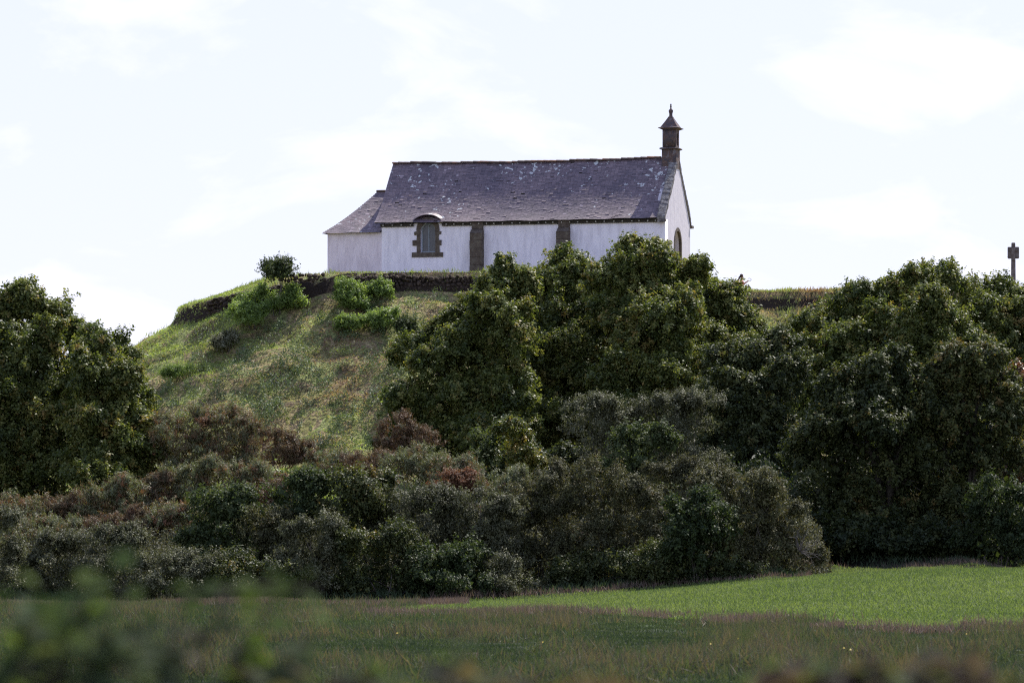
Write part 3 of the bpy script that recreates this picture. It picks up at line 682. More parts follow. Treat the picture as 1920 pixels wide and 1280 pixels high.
def crown_data(rg, lobes, leaf=.14, asp=.62, clump=.30, dens=5.0, per=26, up=.42, spread=.48, sub=.34, fill=6, axis_up=.0, back=.45, tip=.16, vbias=0, ctr_y=0.0, nsub=14, nex=3, gap=.40, gs=1.0, warp=.22, shoot=2.0):
    """lobes: array of (x,y,z,rx,ry,rz). Returns pos,n,ax,L,W,v"""
    C0 = np.array([l[:3] for l in lobes]); R0 = np.array([l[3:6] for l in lobes])
    ed = sphere_dirs(rg, len(C0) * nex); ed[:, 2] = np.abs(ed[:, 2]) * 1.2 - .25; ed = nrmz(ed); ri_ = np.repeat(np.arange(len(C0)), nex)
    C = np.concatenate([C0, C0[ri_] + ed * R0[ri_] * rg.uniform(.75, 1.05, (len(ri_), 1))]); Rr = np.concatenate([R0, R0[ri_] * rg.uniform(.22, .42, (len(ri_), 1))])
    cl = []; co_ = []; cv = []
    for c, r in zip(C, Rr):
        rm = r.mean(); ns = max(9, int(nsub + rm * 5.0)); d = sphere_dirs(rg, ns); d[:, 2] = np.where(d[:, 2] < -.35, -d[:, 2] * .5, d[:, 2]); d = nrmz(d)
        sc = c + d * r * rg.uniform(.62, .95, (ns, 1)); sr = rm * rg.uniform(sub * .55, sub * 1.15, ns)
        for k in range(ns):
            nc = max(4, int(dens * 4 * math.pi * sr[k] ** 2 * .55))
            dd_ = nrmz(rg.normal(size=(nc, 3)) + d[k] * .9 + np.array([0, 0, .35]))
            rad = sr[k] * rg.uniform(.45, 1.15, (nc, 1)) * np.where(rg.random((nc, 1)) < tip, rg.uniform(1.15, 1.9, (nc, 1)), 1)
            cl.append(sc[k] + dd_ * rad * (r / rm)); co_.append(dd_); cv.append(np.full(nc, rg.normal(0, .16)) + rg.normal(0, .13, nc))
    cl = np.concatenate(cl); co_ = np.concatenate(co_); cv = np.concatenate(cv)
    for ax_, (p_, q_) in enumerate(((1, 2), (0, 2), (0, 1))):    # uneven outline: push the clumps about with slow noise
        cl[:, ax_] += warp * (vnoise(cl[:, 0] * .8 + cl[:, 1] * .6 + 31 * ax_, cl[:, 2] + cl[:, 1] * .35, .55 + warp * .9, 70 + ax_) - .5) * 2
    # drop clumps deep inside other lobes, thin the far side
    q = ((cl[:, None, :] - C[None]) / Rr[None]); inside = (np.sqrt((q ** 2).sum(2)) < .58).any(1)
    keep = (~inside | (rg.random(len(cl)) < .12)) & ((cl[:, 1] < ctr_y + .8) | (rg.random(len(cl)) < back))
    gn = .6 * vnoise(cl[:, 0] + cl[:, 2] * .37, cl[:, 2] * 1.1 - cl[:, 1] * .6, gs, 61) + .4 * vnoise(cl[:, 0] - cl[:, 1] * .5, cl[:, 2] + cl[:, 1] * .3, gs * .45, 62)
    keep &= (gn > gap) | (rg.random(len(cl)) < .25)
    cl, co_, cv = cl[keep], co_[keep], cv[keep]
    n = len(cl); idx = np.repeat(np.arange(n), per)
    sd_ = nrmz(co_ * .8 + rg.normal(size=co_.shape) * .45 + np.array([0, 0, .35])) * rg.uniform(.5, 1.5, (n, 1))   # every clump is a leafy shoot
    tt_ = rg.random((n * per, 1))
    off = rg.normal(size=(n * per, 3)) * clump * (.42 - .26 * tt_) + sd_[idx] * (tt_ - .35) * clump * shoot
    pos = cl[idx] + off
    nn = co_[idx] * .35 + nrmz(off) * .35 + np.array([0, 0, up]) + rg.normal(size=pos.shape) * spread
    ax = co_[idx] * .5 + rg.normal(size=pos.shape) * .6 + np.array([0, 0, axis_up])
    L_ = leaf * rg.uniform(.6, 1.3, len(pos)); v = .45 + cv[idx] + rg.normal(0, .13, len(pos)) + vbias
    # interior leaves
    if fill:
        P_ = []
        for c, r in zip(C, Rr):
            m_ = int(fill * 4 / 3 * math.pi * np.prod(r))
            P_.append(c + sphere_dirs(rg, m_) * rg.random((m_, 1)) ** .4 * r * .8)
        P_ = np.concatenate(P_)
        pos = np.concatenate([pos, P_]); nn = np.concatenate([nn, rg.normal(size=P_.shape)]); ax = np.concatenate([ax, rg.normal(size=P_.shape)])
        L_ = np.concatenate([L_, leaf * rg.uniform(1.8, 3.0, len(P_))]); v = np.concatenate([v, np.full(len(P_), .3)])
    return pos, nn, ax, L_, L_ * asp * rg.uniform(.8, 1.2, len(L_)), np.clip(v, 0, 1)

STAT = [0]
def wood_mesh(lobes, seed, trunk_r, stems=1, twigs=3, zbase=-.4):
    rg = random.Random(seed); bm = bmesh.new()
    top = max(l[2] for l in lobes)
    fork = Vector((rg.uniform(-.3, .3), rg.uniform(-.3, .3), min(l[2] for l in lobes) * .55 + .2))
    if stems == 1:
        bm_tube(bm, [(0, 0, zbase), (0, 0, .1), tuple(fork * .55 + Vector((.1, 0, .1))), tuple(fork)], [trunk_r * 1.35, trunk_r * 1.05, trunk_r * .9, trunk_r * .8], 9)
    for l in lobes:
        c = Vector(l[:3]); s0 = fork if stems == 1 else Vector((rg.uniform(-.25, .25), rg.uniform(-.25, .25), zbase))
        r0 = trunk_r * (.5 if stems == 1 else .6)
        m1 = s0.lerp(c, .4) + Vector((rg.uniform(-.4, .4), rg.uniform(-.4, .4), rg.uniform(0, .4))) * min(1, l[3]); m2 = s0.lerp(c, .75) + Vector((rg.uniform(-.3, .3), rg.uniform(-.3, .3), .2)) * min(1, l[3])
        bm_tube(bm, [s0, m1, m2, c], [r0, r0 * .75, r0 * .5, r0 * .3], 6)
        for _ in range(twigs):
            d = Vector((rg.gauss(0, 1), rg.gauss(0, 1), rg.gauss(.4, .8))).normalized(); e = c + Vector((d.x * l[3], d.y * l[4], d.z * l[5])) * .85
            bm_tube(bm, [m2, m2.lerp(e, .5) + Vector((rg.uniform(-.1, .1), 0, .1)), e], [r0 * .35, r0 * .2, r0 * .07 + .004], 4)
    return bm

KW = {
 'oak': dict(mat='oak', leaf=.14, dens=5.5, per=62, clump=.34, fill=18, warp=.34),
 'oakd': dict(mat='oak_dark', leaf=.14, dens=5.5, per=62, clump=.34, fill=18, warp=.34),
 'green': dict(mat='green', leaf=.12, dens=9, per=32, clump=.26, fill=25),
 'willow': dict(mat='willow', leaf=.10, asp=.42, dens=12, per=34, clump=.24, fill=35, up=.5, axis_up=.7, sub=.36),
 'thorn': dict(mat='thorn', leaf=.08, asp=.6, dens=14, per=40, clump=.22, fill=60, axis_up=.5, sub=.3, tip=.18),
 'gorse': dict(mat='gorse', leaf=.15, asp=.17, dens=11, per=40, clump=.19, shoot=2.6, fill=60, axis_up=.9, up=.15, sub=.3, tip=.2),
 'brown': dict(mat='brown', leaf=.16, asp=.18, dens=16, per=34, clump=.19, fill=60, axis_up=.8, up=.15, sub=.3, tip=.2),
 'rust': dict(mat='rust', leaf=.12, asp=.3, dens=14, per=30, clump=.16, fill=40, axis_up=.4, sub=.3),
 'yellow': dict(mat='yellow', leaf=.11, dens=7, per=24, clump=.22, fill=6),
 'orange': dict(mat='orange', leaf=.11, dens=7, per=24, clump=.24, fill=6),
 'elder': dict(mat='elder', leaf=.12, asp=.42, dens=9, per=26, clump=.2, fill=40, shoot=2.6, axis_up=.35),
 'fern': dict(mat='fern', leaf=.09, asp=.5, dens=10, per=26, clump=.16, fill=8),
}
def plant(name, label, cat, kind, Y, base_px, lobes_px, group=None, seed=1, trunk=.22, tree=False, thick=1.0, grow=None, **over):
    """lobes_px: (px, py, rx, ry[, dY]) in photograph pixels at distance Y; real positions and sizes come out of it"""
    k = dict(KW[kind]); k.update(over); mat = M[k.pop('mat')]
    if grow is None: grow = .92 if tree else .96
    rg = np.random.default_rng(seed)
    s = Y / F; bx = (base_px - 960) * s; bz = gz(bx, Y)
    lob = []
    if tree and seed > 109: lobes_px = [(l[0], l[1] + 10) + tuple(l[2:]) for l in lobes_px]
    for l in lobes_px:
        dY = l[4] if len(l) > 4 else rg.uniform(-.35, .35) * l[2] * s
        yy = Y + dY; ss = yy / F
        rx = l[2] * ss * (grow + (.08 if tree else .04)); rz = l[3] * ss * grow
        lob.append(((l[0] - 960) * ss - bx, dY, (HY - l[1]) * ss - bz, rx, max(rx, rz) * thick * .9, rz))
    root = empty(name, (bx, Y, bz)); tag(root, label, cat, group)
    d = crown_data(rg, lob, **k); STAT[0] += len(d[0])
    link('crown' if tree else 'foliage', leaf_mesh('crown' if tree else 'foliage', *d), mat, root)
    bm = wood_mesh(lob, seed, trunk if tree else .05, 1 if tree else 3, 4 if tree else 2)
    bm_obj('trunk' if tree else 'stem', bm, M['bark'] if tree else M['twig'], root)
    return root

# ---- trees
def mass(prof, x0, x1, bot, seed, r=34, step=1.15, side=None):
    """lobes that fill a crown under a ragged top line, bulging towards the viewer lower down"""
    rn = random.Random(seed); out = []; px_, py_ = zip(*prof); x = x0 + r * .8
    while x <= x1 - r * .6:
        yt = float(np.interp(x, px_, py_)); y = yt + r * 1.12 + 21 + rn.uniform(0, 6); rr_ = r; k = 0
        out.append((x, y, r * rn.uniform(.85, 1.05), r * rn.uniform(.85, 1.05), rn.uniform(-.6, .6)))
        y += r * 1.2
        while y < bot:
            rr_ = min(r * 1.7, rr_ * 1.25); k += 1
            if (k + int(x / r)) % 2 == 0 or rn.random() < .6:
                out.append((x + rn.uniform(-8, 8), y + rr_ * .3, rr_ * rn.uniform(.85, 1.1), rr_ * rn.uniform(.85, 1.1), rn.uniform(-1.2, .6) - .012 * (y - yt)))
            y += rr_ * 1.05
        x += r * step
    return out
CP = [(740, 650), (760, 620), (790, 590), (850, 552), (900, 522), (932, 488), (950, 470), (972, 482), (986, 512), (1002, 492), (1040, 462), (1070, 450), (1095, 470), (1120, 488), (1138, 472), (1150, 440), (1190, 430), (1214, 460), (1236, 440), (1260, 456), (1290, 478), (1306, 504), (1340, 512), (1366, 540), (1400, 566), (1425, 596), (1440, 640)]
RP = [(1420, 640), (1450, 622), (1500, 600), (1520, 562), (1560, 540), (1600, 520), (1640, 500), (1680, 495), (1705, 480), (1740, 470), (1790, 475), (1815, 492), (1835, 506), (1850, 490), (1880, 490), (1905, 512), (1990, 520)]
LP = [(-150, 540), (-40, 515), (20, 508), (60, 520), (80, 524), (110, 546), (141, 572), (152, 602), (180, 606), (198, 596), (212, 610), (228, 630), (242, 650), (262, 720), (270, 800)]
OT = 'oak trees around the foot of the mound'
def tree(label, kind, Y, bpx, lobes, seed, **kw): return plant('oak_tree', label, 'tree', kind, Y, bpx, lobes, OT, seed, kw.pop('trunk', .26), True, **kw)
tree('big olive green oak filling the left edge of the view, left of the grassy hill', 'oak', 214, 60,
     mass(LP, -110, 175, 900, 1, 40) + [(95, 600, 40, 36), (135, 640, 36, 36), (40, 570, 40, 34)], 101)
tree('smaller oak with thin leading shoots at the right side of the big left oak', 'oak', 210, 200,
     mass(LP, 150, 268, 900, 2, 30) + [(252, 760, 20, 45), (258, 850, 24, 45), (180, 660, 34, 34), (215, 700, 34, 40)], 102, trunk=.18)
tree('oak with one tall leafy spire in front of the chapel buttresses, first from the left', 'oak', 222, 880,
     mass(CP, 748, 995, 850, 3, 34) + [(950, 510, 16, 22), (975, 545, 30, 30)], 103)
tree('rounded oak hiding the middle of the chapel front wall', 'oak', 228, 1060,
     mass(CP, 975, 1150, 850, 4, 34) + [(1062, 500, 26, 28), (1003, 532, 34, 34), (1022, 570, 45, 45), (1112, 522, 32, 32)], 104)
tree('tallest central oak, its two leafy tops reaching the chapel corner and gable', 'oak', 224, 1215,
     mass(CP, 1130, 1310, 850, 5, 34) + [(1180, 480, 20, 24), (1238, 490, 18, 24), (1142, 530, 34, 32), (1212, 524, 34, 30), (1285, 530, 40, 34)], 105)
tree('oak sloping down rightwards from the chapel gable, below the seated person', 'oak', 226, 1345,
     mass(CP, 1285, 1440, 820, 6, 30) + [(1315, 548, 34, 30), (1350, 560, 34, 30), (1385, 600, 34, 32), (1420, 650, 34, 36), (1455, 700, 34, 40)], 106)
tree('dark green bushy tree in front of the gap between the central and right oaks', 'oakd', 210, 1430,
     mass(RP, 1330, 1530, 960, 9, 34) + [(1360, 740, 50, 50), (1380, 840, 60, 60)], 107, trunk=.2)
tree('dome shaped oak, highest of the right-hand wood', 'oak', 218, 1690,
     mass(RP, 1490, 1840, 850, 7, 38), 108)
tree('oak directly in front of the stone cross', 'oak', 222, 1880,
     mass(RP, 1815, 1990, 800, 8, 36), 109)
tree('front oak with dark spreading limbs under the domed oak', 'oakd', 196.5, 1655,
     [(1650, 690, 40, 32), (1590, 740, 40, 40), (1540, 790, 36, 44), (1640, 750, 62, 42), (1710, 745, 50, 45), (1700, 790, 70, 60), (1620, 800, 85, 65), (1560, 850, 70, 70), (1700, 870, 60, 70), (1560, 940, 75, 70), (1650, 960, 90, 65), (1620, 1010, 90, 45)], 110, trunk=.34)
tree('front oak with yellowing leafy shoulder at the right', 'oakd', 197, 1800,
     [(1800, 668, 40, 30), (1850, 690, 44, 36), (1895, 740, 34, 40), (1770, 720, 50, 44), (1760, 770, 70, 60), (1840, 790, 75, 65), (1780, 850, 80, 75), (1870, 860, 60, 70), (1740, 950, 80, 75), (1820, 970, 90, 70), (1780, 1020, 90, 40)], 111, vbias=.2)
tree('small orange tinged tree at the extreme right edge', 'orange', 203, 1915,
     [(1905, 715, 30, 34), (1930, 760, 45, 45), (1915, 820, 40, 50), (1940, 880, 50, 60)], 112, trunk=.14)

# ---- shrubs in the hedge and on the lower slope
HG = 'shrubs of the wild hedge below the hill'
def shrub(label, kind, Y, bpx, lobes, seed, name='shrub', cat='shrub', group=HG, **kw): return plant(name, label, cat, kind, Y, bpx, lobes, group, seed, **kw)
shrub('silvery willow bush in front of the central oaks, left one of two', 'willow', 202, 1130, [(1100, 768, 38, 28), (1140, 762, 32, 26), (1165, 800, 44, 32), (1105, 810, 44, 40), (1150, 860, 60, 50), (1100, 890, 50, 45)], 201, 'willow_bush')
shrub('silvery willow bush in front of the central oaks, right one of two', 'willow', 202, 1280, [(1225, 768, 36, 28), (1270, 762, 36, 28), (1318, 758, 34, 28), (1285, 810, 50, 36), (1240, 830, 50, 45), (1300, 880, 60, 50)], 202, 'willow_bush')
shrub('bright-edged green bush beneath the two silvery willows', 'green', 194, 1200, [(1180, 835, 32, 28), (1222, 838, 34, 28), (1195, 880, 55, 38), (1190, 930, 60, 45)], 203, vbias=.12)
shrub('yellow-topped young tree beside the rusty bracken', 'yellow', 198, 958, [(955, 818, 24, 30), (975, 850, 26, 30), (950, 880, 38, 28), (1012, 886, 24, 14)], 204, 'sapling', 'young tree')
shrub('olive bush left of and behind the yellow-topped sapling', 'green', 199, 912, [(908, 838, 26, 26), (905, 872, 36, 30), (930, 905, 45, 35)], 205, vbias=.1)
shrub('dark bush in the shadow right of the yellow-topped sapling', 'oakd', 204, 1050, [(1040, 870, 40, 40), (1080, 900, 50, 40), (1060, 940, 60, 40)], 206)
# rounded front shrubs
shrub('olive rounded thorn bush, left of the three rounded front bushes', 'thorn', 181, 1020, [(1030, 915, 42, 36), (985, 950, 46, 42), (1040, 970, 55, 46), (990, 1020, 65, 52), (1050, 1050, 70, 55), (960, 1080, 60, 42)], 211, 'thorn_bush')
shrub('broad brownish thorn bush, middle of the three rounded front bushes', 'thorn', 180, 1150, [(1110, 905, 46, 34), (1160, 920, 48, 38), (1210, 945, 42, 38), (1125, 960, 62, 46), (1190, 1000, 65, 50), (1110, 1030, 70, 50), (1180, 1065, 80, 45)], 212, 'thorn_bush', vbias=-.03)
shrub('greyish bush peeping up behind the two rounded thorn bushes', 'thorn', 186, 1268, [(1245, 895, 30, 24), (1290, 890, 32, 24), (1268, 920, 48, 36), (1280, 970, 60, 40)], 213, 'thorn_bush', vbias=-.1)
shrub('large olive thorn bush at the right end of the hedge, on the field corner', 'thorn', 178, 1420, [(1345, 915, 38, 32), (1395, 915, 44, 34), (1445, 945, 42, 38), (1400, 970, 62, 46), (1480, 1000, 40, 42), (1440, 1030, 60, 50), (1495, 1055, 34, 40), (1390, 1060, 75, 42)], 214, 'thorn_bush', vbias=.08)
shrub('dark ivy green bush wedged in front of the large olive thorn bush', 'green', 176, 1315, [(1320, 965, 44, 36), (1290, 1000, 42, 42), (1345, 1010, 48, 44), (1300, 1055, 60, 42)], 215, vbias=-.22)
# middle dark hedge
mid = [
 ('dark green shrub with glinting leaves at the left of the middle hedge', 'green', 181, 560, [(545, 930, 40, 30), (590, 925, 38, 30), (560, 975, 60, 42)], 221, {'vbias': -.05}),
 ('dark olive shrub below the gorse ridge, left of centre', 'oakd', 180.5, 660, [(640, 925, 42, 30), (690, 930, 42, 32), (660, 975, 70, 45), (670, 1020, 70, 50)], 222, {'leaf': .11, 'vbias': .12}),
 ('greyish willow shrub in the middle of the hedge', 'willow', 180, 790, [(770, 935, 44, 30), (820, 945, 44, 32), (860, 970, 40, 34), (790, 990, 70, 44), (850, 1020, 60, 45)], 223, {'vbias': -.15}),
 ('olive willow shrub beside the left rounded thorn bush', 'willow', 179.5, 915, [(900, 945, 38, 30), (935, 975, 34, 32), (900, 1005, 60, 42), (930, 1050, 60, 40)], 224, {'vbias': -.08}),
 ('silver-leaved shrub standing out at the front left of centre', 'willow', 177, 600, [(570, 1005, 26, 28), (612, 995, 24, 30), (625, 1035, 30, 32), (585, 1050, 48, 40), (600, 1085, 55, 36)], 225, {'vbias': .03}),
 ('low dark shrub at the field edge right of the silver-leaved shrub', 'oakd', 177, 720, [(690, 1050, 50, 38), (745, 1045, 50, 38), (720, 1090, 80, 38)], 226, {'leaf': .10}),
 ('low dark shrub with pale sprays at the field edge near the middle', 'green', 177, 850, [(820, 1055, 48, 36), (875, 1060, 48, 36), (850, 1095, 80, 36)], 227, {'vbias': -.15}),
 ('low pale-tipped shrub at the field edge below the left rounded thorn bush', 'willow', 177, 955, [(945, 1075, 30, 24), (965, 1100, 60, 28)], 228, {'vbias': -.05}),
 ('bright green-topped bush amid the left heath', 'green', 181, 430, [(400, 955, 38, 28), (440, 950, 38, 30), (425, 990, 60, 40), (420, 1030, 70, 40)], 229, {'vbias': .05}),
 ('olive bush between the green-topped bush and the silver-leaved shrub', 'thorn', 180, 505, [(490, 990, 40, 34), (530, 1005, 38, 36), (505, 1045, 60, 44), (500, 1090, 60, 36)], 230, {}),
 ('pale silver bush at the left, in front of the heath', 'willow', 178, 120, [(95, 1040, 40, 34), (140, 1030, 36, 32), (115, 1075, 65, 44), (100, 1110, 60, 28)], 231, {}),
 ('second pale silver bush at the left, next to the bush with grey sprays', 'willow', 177, 215, [(195, 1020, 36, 30), (245, 1030, 38, 34), (220, 1070, 65, 44), (220, 1110, 70, 26)], 232, {'vbias': -.05}),
 ('pale silver bush cut by the left edge of the view', 'willow', 176, -5, [(-10, 1000, 44, 42), (15, 1050, 34, 36), (-10, 1085, 50, 38)], 233, {}),
 ('bush with bright grey sprays, below the green-topped bush', 'willow', 176, 330, [(305, 1062, 34, 28), (345, 1070, 34, 30), (320, 1100, 60, 30)], 234, {'vbias': .05}),
 ('smallest silver bush, right beside the bush with grey sprays', 'willow', 176, 398, [(395, 1068, 28, 26), (405, 1100, 44, 26)], 235, {'vbias': .05}),
 ('dark low bush at the field edge, between smallest silver bush and silver-leaved shrub', 'oakd', 176, 480, [(470, 1080, 48, 34), (520, 1090, 44, 32), (480, 1110, 70, 22)], 236, {'leaf': .10}),
 ('dark shadowed bush at the field edge under the broad brownish thorn bush', 'oakd', 178, 1130, [(1080, 1085, 50, 26), (1170, 1085, 60, 28)], 237, {'leaf': .10}),
 ('dark shadowed bush at the field edge under the ivy green bush', 'oakd', 176.5, 1290, [(1260, 1070, 55, 32), (1340, 1068, 60, 30)], 238, {'leaf': .10}),
 ('dark understorey bush at the foot of the right wood, nearest the field corner', 'oakd', 194, 1610, [(1575, 1020, 55, 40), (1640, 1030, 60, 38)], 239, {'vbias': -.25}),  # lowered leaf tone in these three bushes paints in the wood's shade
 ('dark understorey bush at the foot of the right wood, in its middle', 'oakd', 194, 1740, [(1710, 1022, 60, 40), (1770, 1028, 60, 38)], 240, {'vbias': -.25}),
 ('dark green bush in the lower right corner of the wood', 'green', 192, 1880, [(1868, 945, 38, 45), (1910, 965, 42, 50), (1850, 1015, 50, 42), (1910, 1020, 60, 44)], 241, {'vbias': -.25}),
]
for lb, kd, Y_, bp, lo, sdd, ov in mid: shrub(lb, kd, Y_, bp, lo, sdd, **ov)

# heath: gorse, dead gorse and bracken
GG = 'gorse and bracken clumps on the heath'
heath = [
 ('big dark gorse bush at the foot of the hill, left half', 'gorse', 207, 340, [(310, 815, 36, 28), (355, 800, 40, 28), (340, 840, 60, 34), (330, 870, 60, 30)], 301, {'vbias': -.1}),
 ('big dark gorse bush at the foot of the hill, right half', 'gorse', 207, 440, [(405, 798, 36, 26), (450, 805, 40, 28), (430, 840, 60, 34), (430, 870, 60, 30)], 302, {'vbias': -.12}),
 ('reddish brown dead gorse right of the big dark gorse', 'brown', 205, 530, [(510, 830, 34, 22), (550, 840, 34, 20), (530, 860, 50, 24)], 303, {'vbias': .1}),
 ('dark brown gorse against the left foot of the spired oak', 'brown', 210, 765, [(745, 805, 34, 26), (790, 825, 40, 24), (760, 835, 50, 24)], 304, {}),
 ('grey-green gorse clump at the left end of the gorse ridge', 'gorse', 198, 625, [(610, 870, 28, 18), (640, 878, 30, 18), (620, 892, 48, 20)], 305, {'vbias': -.05}),
 ('brownish gorse clump second from the left on the gorse ridge', 'brown', 197, 700, [(675, 872, 34, 20), (715, 868, 34, 20), (695, 892, 50, 22)], 306, {}),
 ('grey-green gorse clump in the middle of the gorse ridge', 'gorse', 196, 770, [(750, 872, 36, 20), (800, 868, 34, 22), (775, 892, 50, 24)], 307, {'vbias': .08}),
 ('grey-green gorse clump near the olive bush on the gorse ridge', 'gorse', 195, 850, [(835, 880, 34, 20), (880, 890, 34, 22), (855, 905, 50, 24)], 308, {'vbias': .05}),
 ('rust red bracken patch at the right of the gorse ridge', 'rust', 191, 865, [(845, 893, 20, 9), (880, 900, 24, 10), (860, 912, 26, 12), (895, 918, 22, 10), (835, 920, 22, 9)], 309, {}),
 ('small rust red bracken patch at the centre of the gorse ridge', 'rust', 191, 705, [(690, 905, 22, 8), (715, 909, 22, 8), (735, 913, 18, 7)], 310, {}),
 ('blue-green gorse below the yellow-topped sapling', 'gorse', 190, 955, [(930, 915, 34, 24), (970, 920, 34, 26), (950, 945, 50, 30)], 311, {'vbias': .12}),
 ('gorse clump under the foot of the big left oak', 'gorse', 194, 40, [(20, 955, 40, 26), (65, 960, 40, 26), (40, 985, 60, 30)], 312, {'vbias': -.12}),
 ('red-brown gorse clump second from the left on the heath', 'brown', 194, 140, [(115, 950, 38, 24), (165, 955, 38, 24), (140, 980, 60, 30)], 313, {'vbias': .15}),
 ('grey gorse clump third from the left on the heath', 'gorse', 193, 215, [(190, 935, 38, 26), (240, 930, 38, 26), (215, 970, 60, 34)], 314, {'vbias': .0}),
 ('rust tinged gorse clump in the middle of the left heath', 'brown', 194, 285, [(265, 925, 34, 22), (305, 920, 36, 24), (285, 950, 50, 28)], 315, {'vbias': .2}),
 ('grey-green gorse clump behind the green-topped bush', 'gorse', 194, 360, [(340, 905, 38, 26), (385, 895, 38, 26), (360, 935, 56, 32)], 316, {'vbias': .02}),
 ('grey-green gorse clump at the top right of the left heath', 'gorse', 193, 450, [(430, 895, 38, 24), (480, 905, 38, 26), (455, 935, 56, 32)], 317, {'vbias': -.02}),
 ('low gorse clump left of the green-topped bush', 'gorse', 188, 325, [(300, 975, 38, 26), (345, 980, 36, 26), (320, 1005, 60, 32)], 318, {'vbias': -.08}),
 ('low brown gorse clump above the second pale silver bush', 'brown', 188, 230, [(205, 990, 40, 22), (255, 985, 38, 24), (230, 1010, 60, 28)], 319, {'vbias': .05}),
 ('low gorse clump above the left pale silver bush', 'gorse', 188, 90, [(70, 1000, 40, 24), (120, 1000, 40, 24), (95, 1025, 60, 26)], 320, {'vbias': -.05}),
 ('brown gorse clump at the right edge of the left heath', 'brown', 190, 515, [(500, 925, 32, 22), (530, 945, 34, 24), (510, 965, 46, 26)], 321, {'vbias': .12}),
 ('red bracken patch right of the bright yellow ferns', 'rust', 194, 500, [(490, 905, 26, 12), (520, 912, 24, 12)], 322, {'vbias': -.2}),
]
for lb, kd, Y_, bp, lo, sdd, ov in heath: shrub(lb, kd, Y_, bp, lo, sdd, 'gorse_bush' if kd != 'rust' else 'bracken_patch', 'gorse' if kd != 'rust' else 'bracken', GG, **ov)

# fresh shrubs on the hill slope: find the distance where the pixel ray meets the ground
def hit(px, py, y0=200, y1=262):
    yy = np.linspace(y0, y1, 1500); X = (px - 960) / F * yy; Z = (HY - py) / F * yy
    g = ground(X, yy); k = np.argmax(g >= Z)
    return float(yy[k]) if (g >= Z).any() else 246.0
SG = 'fresh green shrubs on the grassy slope'
slope_shrubs = [
 ('dark green shrub standing on the skyline left of the chapel', 'green', 522, 516, [(512, 508, 13, 11), (534, 507, 13, 11), (523, 498, 12, 11), (522, 516, 20, 10)], 401, {'leaf': .10, 'axis_up': .5, 'dens': 5, 'per': 24, 'shoot': 3.2, 'clump': .2, 'fill': 12}),
 ('largest bright green shrub, under the curved stone wall', 'elder', 470, 615, [(455, 590, 24, 17), (485, 585, 20, 16), (470, 602, 28, 12)], 402, {}),
 ('bright green shrub right behind the largest one', 'elder', 480, 572, [(468, 568, 16, 13), (492, 558, 16, 14)], 403, {'vbias': -.1}),
 ('small green shrub between the two bright shrubs left of the path', 'elder', 522, 583, [(512, 572, 16, 13), (530, 570, 14, 12)], 404, {'vbias': -.1}),
 ('upright bright green shrub below the skyline shrub', 'elder', 552, 580, [(550, 555, 14, 15), (556, 568, 16, 12)], 405, {}),
 ('round bright green shrub just below the annex wall', 'elder', 653, 570, [(650, 545, 20, 17), (665, 552, 16, 14), (655, 560, 22, 12)], 406, {'vbias': .05}),
 ('small flat green shrub below the chapel retaining wall', 'elder', 712, 560, [(710, 543, 18, 10), (720, 550, 14, 9)], 407, {}),
 ('low green shrub below the round bright one', 'elder', 668, 580, [(660, 572, 14, 9), (680, 574, 14, 9)], 408, {'vbias': -.05}),
 ('bright green shrub nearest the spired oak', 'elder', 722, 618, [(715, 600, 18, 13), (732, 596, 14, 12), (724, 606, 20, 10)], 409, {'vbias': .05}),
 ('low spreading green shrub left of the one nearest the spired oak', 'elder', 668, 622, [(655, 610, 16, 9), (680, 608, 18, 10)], 410, {'vbias': .05}),
 ('small bright green shrub at the bottom of the slope beside the spired oak', 'elder', 748, 766, [(742, 752, 14, 9), (756, 750, 12, 9)], 411, {'vbias': .1}),
 ('rounded tuft of green broom on the left slope', 'elder', 345, 710, [(340, 698, 20, 9), (355, 694, 14, 9), (320, 702, 14, 7)], 412, {'asp': .15, 'axis_up': 1.5, 'vbias': -.1}),
 ('whitish-leaved small shrub left of the slope centre', 'willow', 428, 655, [(430, 638, 16, 12), (415, 646, 12, 8)], 413, {'vbias': .3}),
 ('young oak shoots at the left edge of the spired oak', 'green', 760, 640, [(765, 620, 16, 18), (775, 640, 20, 16)], 414, {}),
]
for lb, kd, bp, by, lo, sdd, ov in slope_shrubs:
    Yh = min(hit(bp, by), 246.6); shrub(lb, kd, Yh, bp, [(*l, -.25 * i) for i, l in enumerate(lo)], sdd, 'slope_shrub', 'shrub', SG, **{**dict(grow=.92, tip=.35, warp=.1), **ov})

def edge_field(X): return 175.3 + 14.5 * smooth(10.6, 12.2, X)        # far edge of the bright crop
# ------------------------------------------------------------------ grass and ground cover (stuff)
def blades(name, X, Y, h, w, mat, seed, lean=.35, v=None, zoff=0.0, label=None, cat='grass', norm_up=.3):
    rg = np.random.default_rng(seed); n = len(X); Z = ground(X, Y)
    ax = np.stack([rg.normal(0, lean, n), rg.normal(0, lean, n), np.ones(n)], 1)
    nn = np.stack([rg.normal(0, 1, n), rg.normal(0, 1, n) - .3, np.full(n, norm_up)], 1)
    h_ = h * rg.uniform(.5, 1.3, n); pos = np.stack([X, Y, Z + h_ * .42 + zoff], 1)
    if v is None: v = rg.normal(.5, .2, n)
    o = link(name, leaf_mesh(name, pos, nn, ax, h_, w * rg.uniform(.7, 1.3, n), np.clip(v, 0, 1)), mat)
    tag(o, label, cat, kind='stuff'); STAT[0] += n
    return o
rg = np.random.default_rng(77)
def area_pts(n, y0, y1, marg=1.15, xa=None, clump=None):
    Y = rg.uniform(y0, y1, n); hw = 960 / F * Y * marg
    X = rg.uniform(-1, 1, n) * hw if xa is None else rg.uniform(xa[0], xa[1], n)
    return X, Y
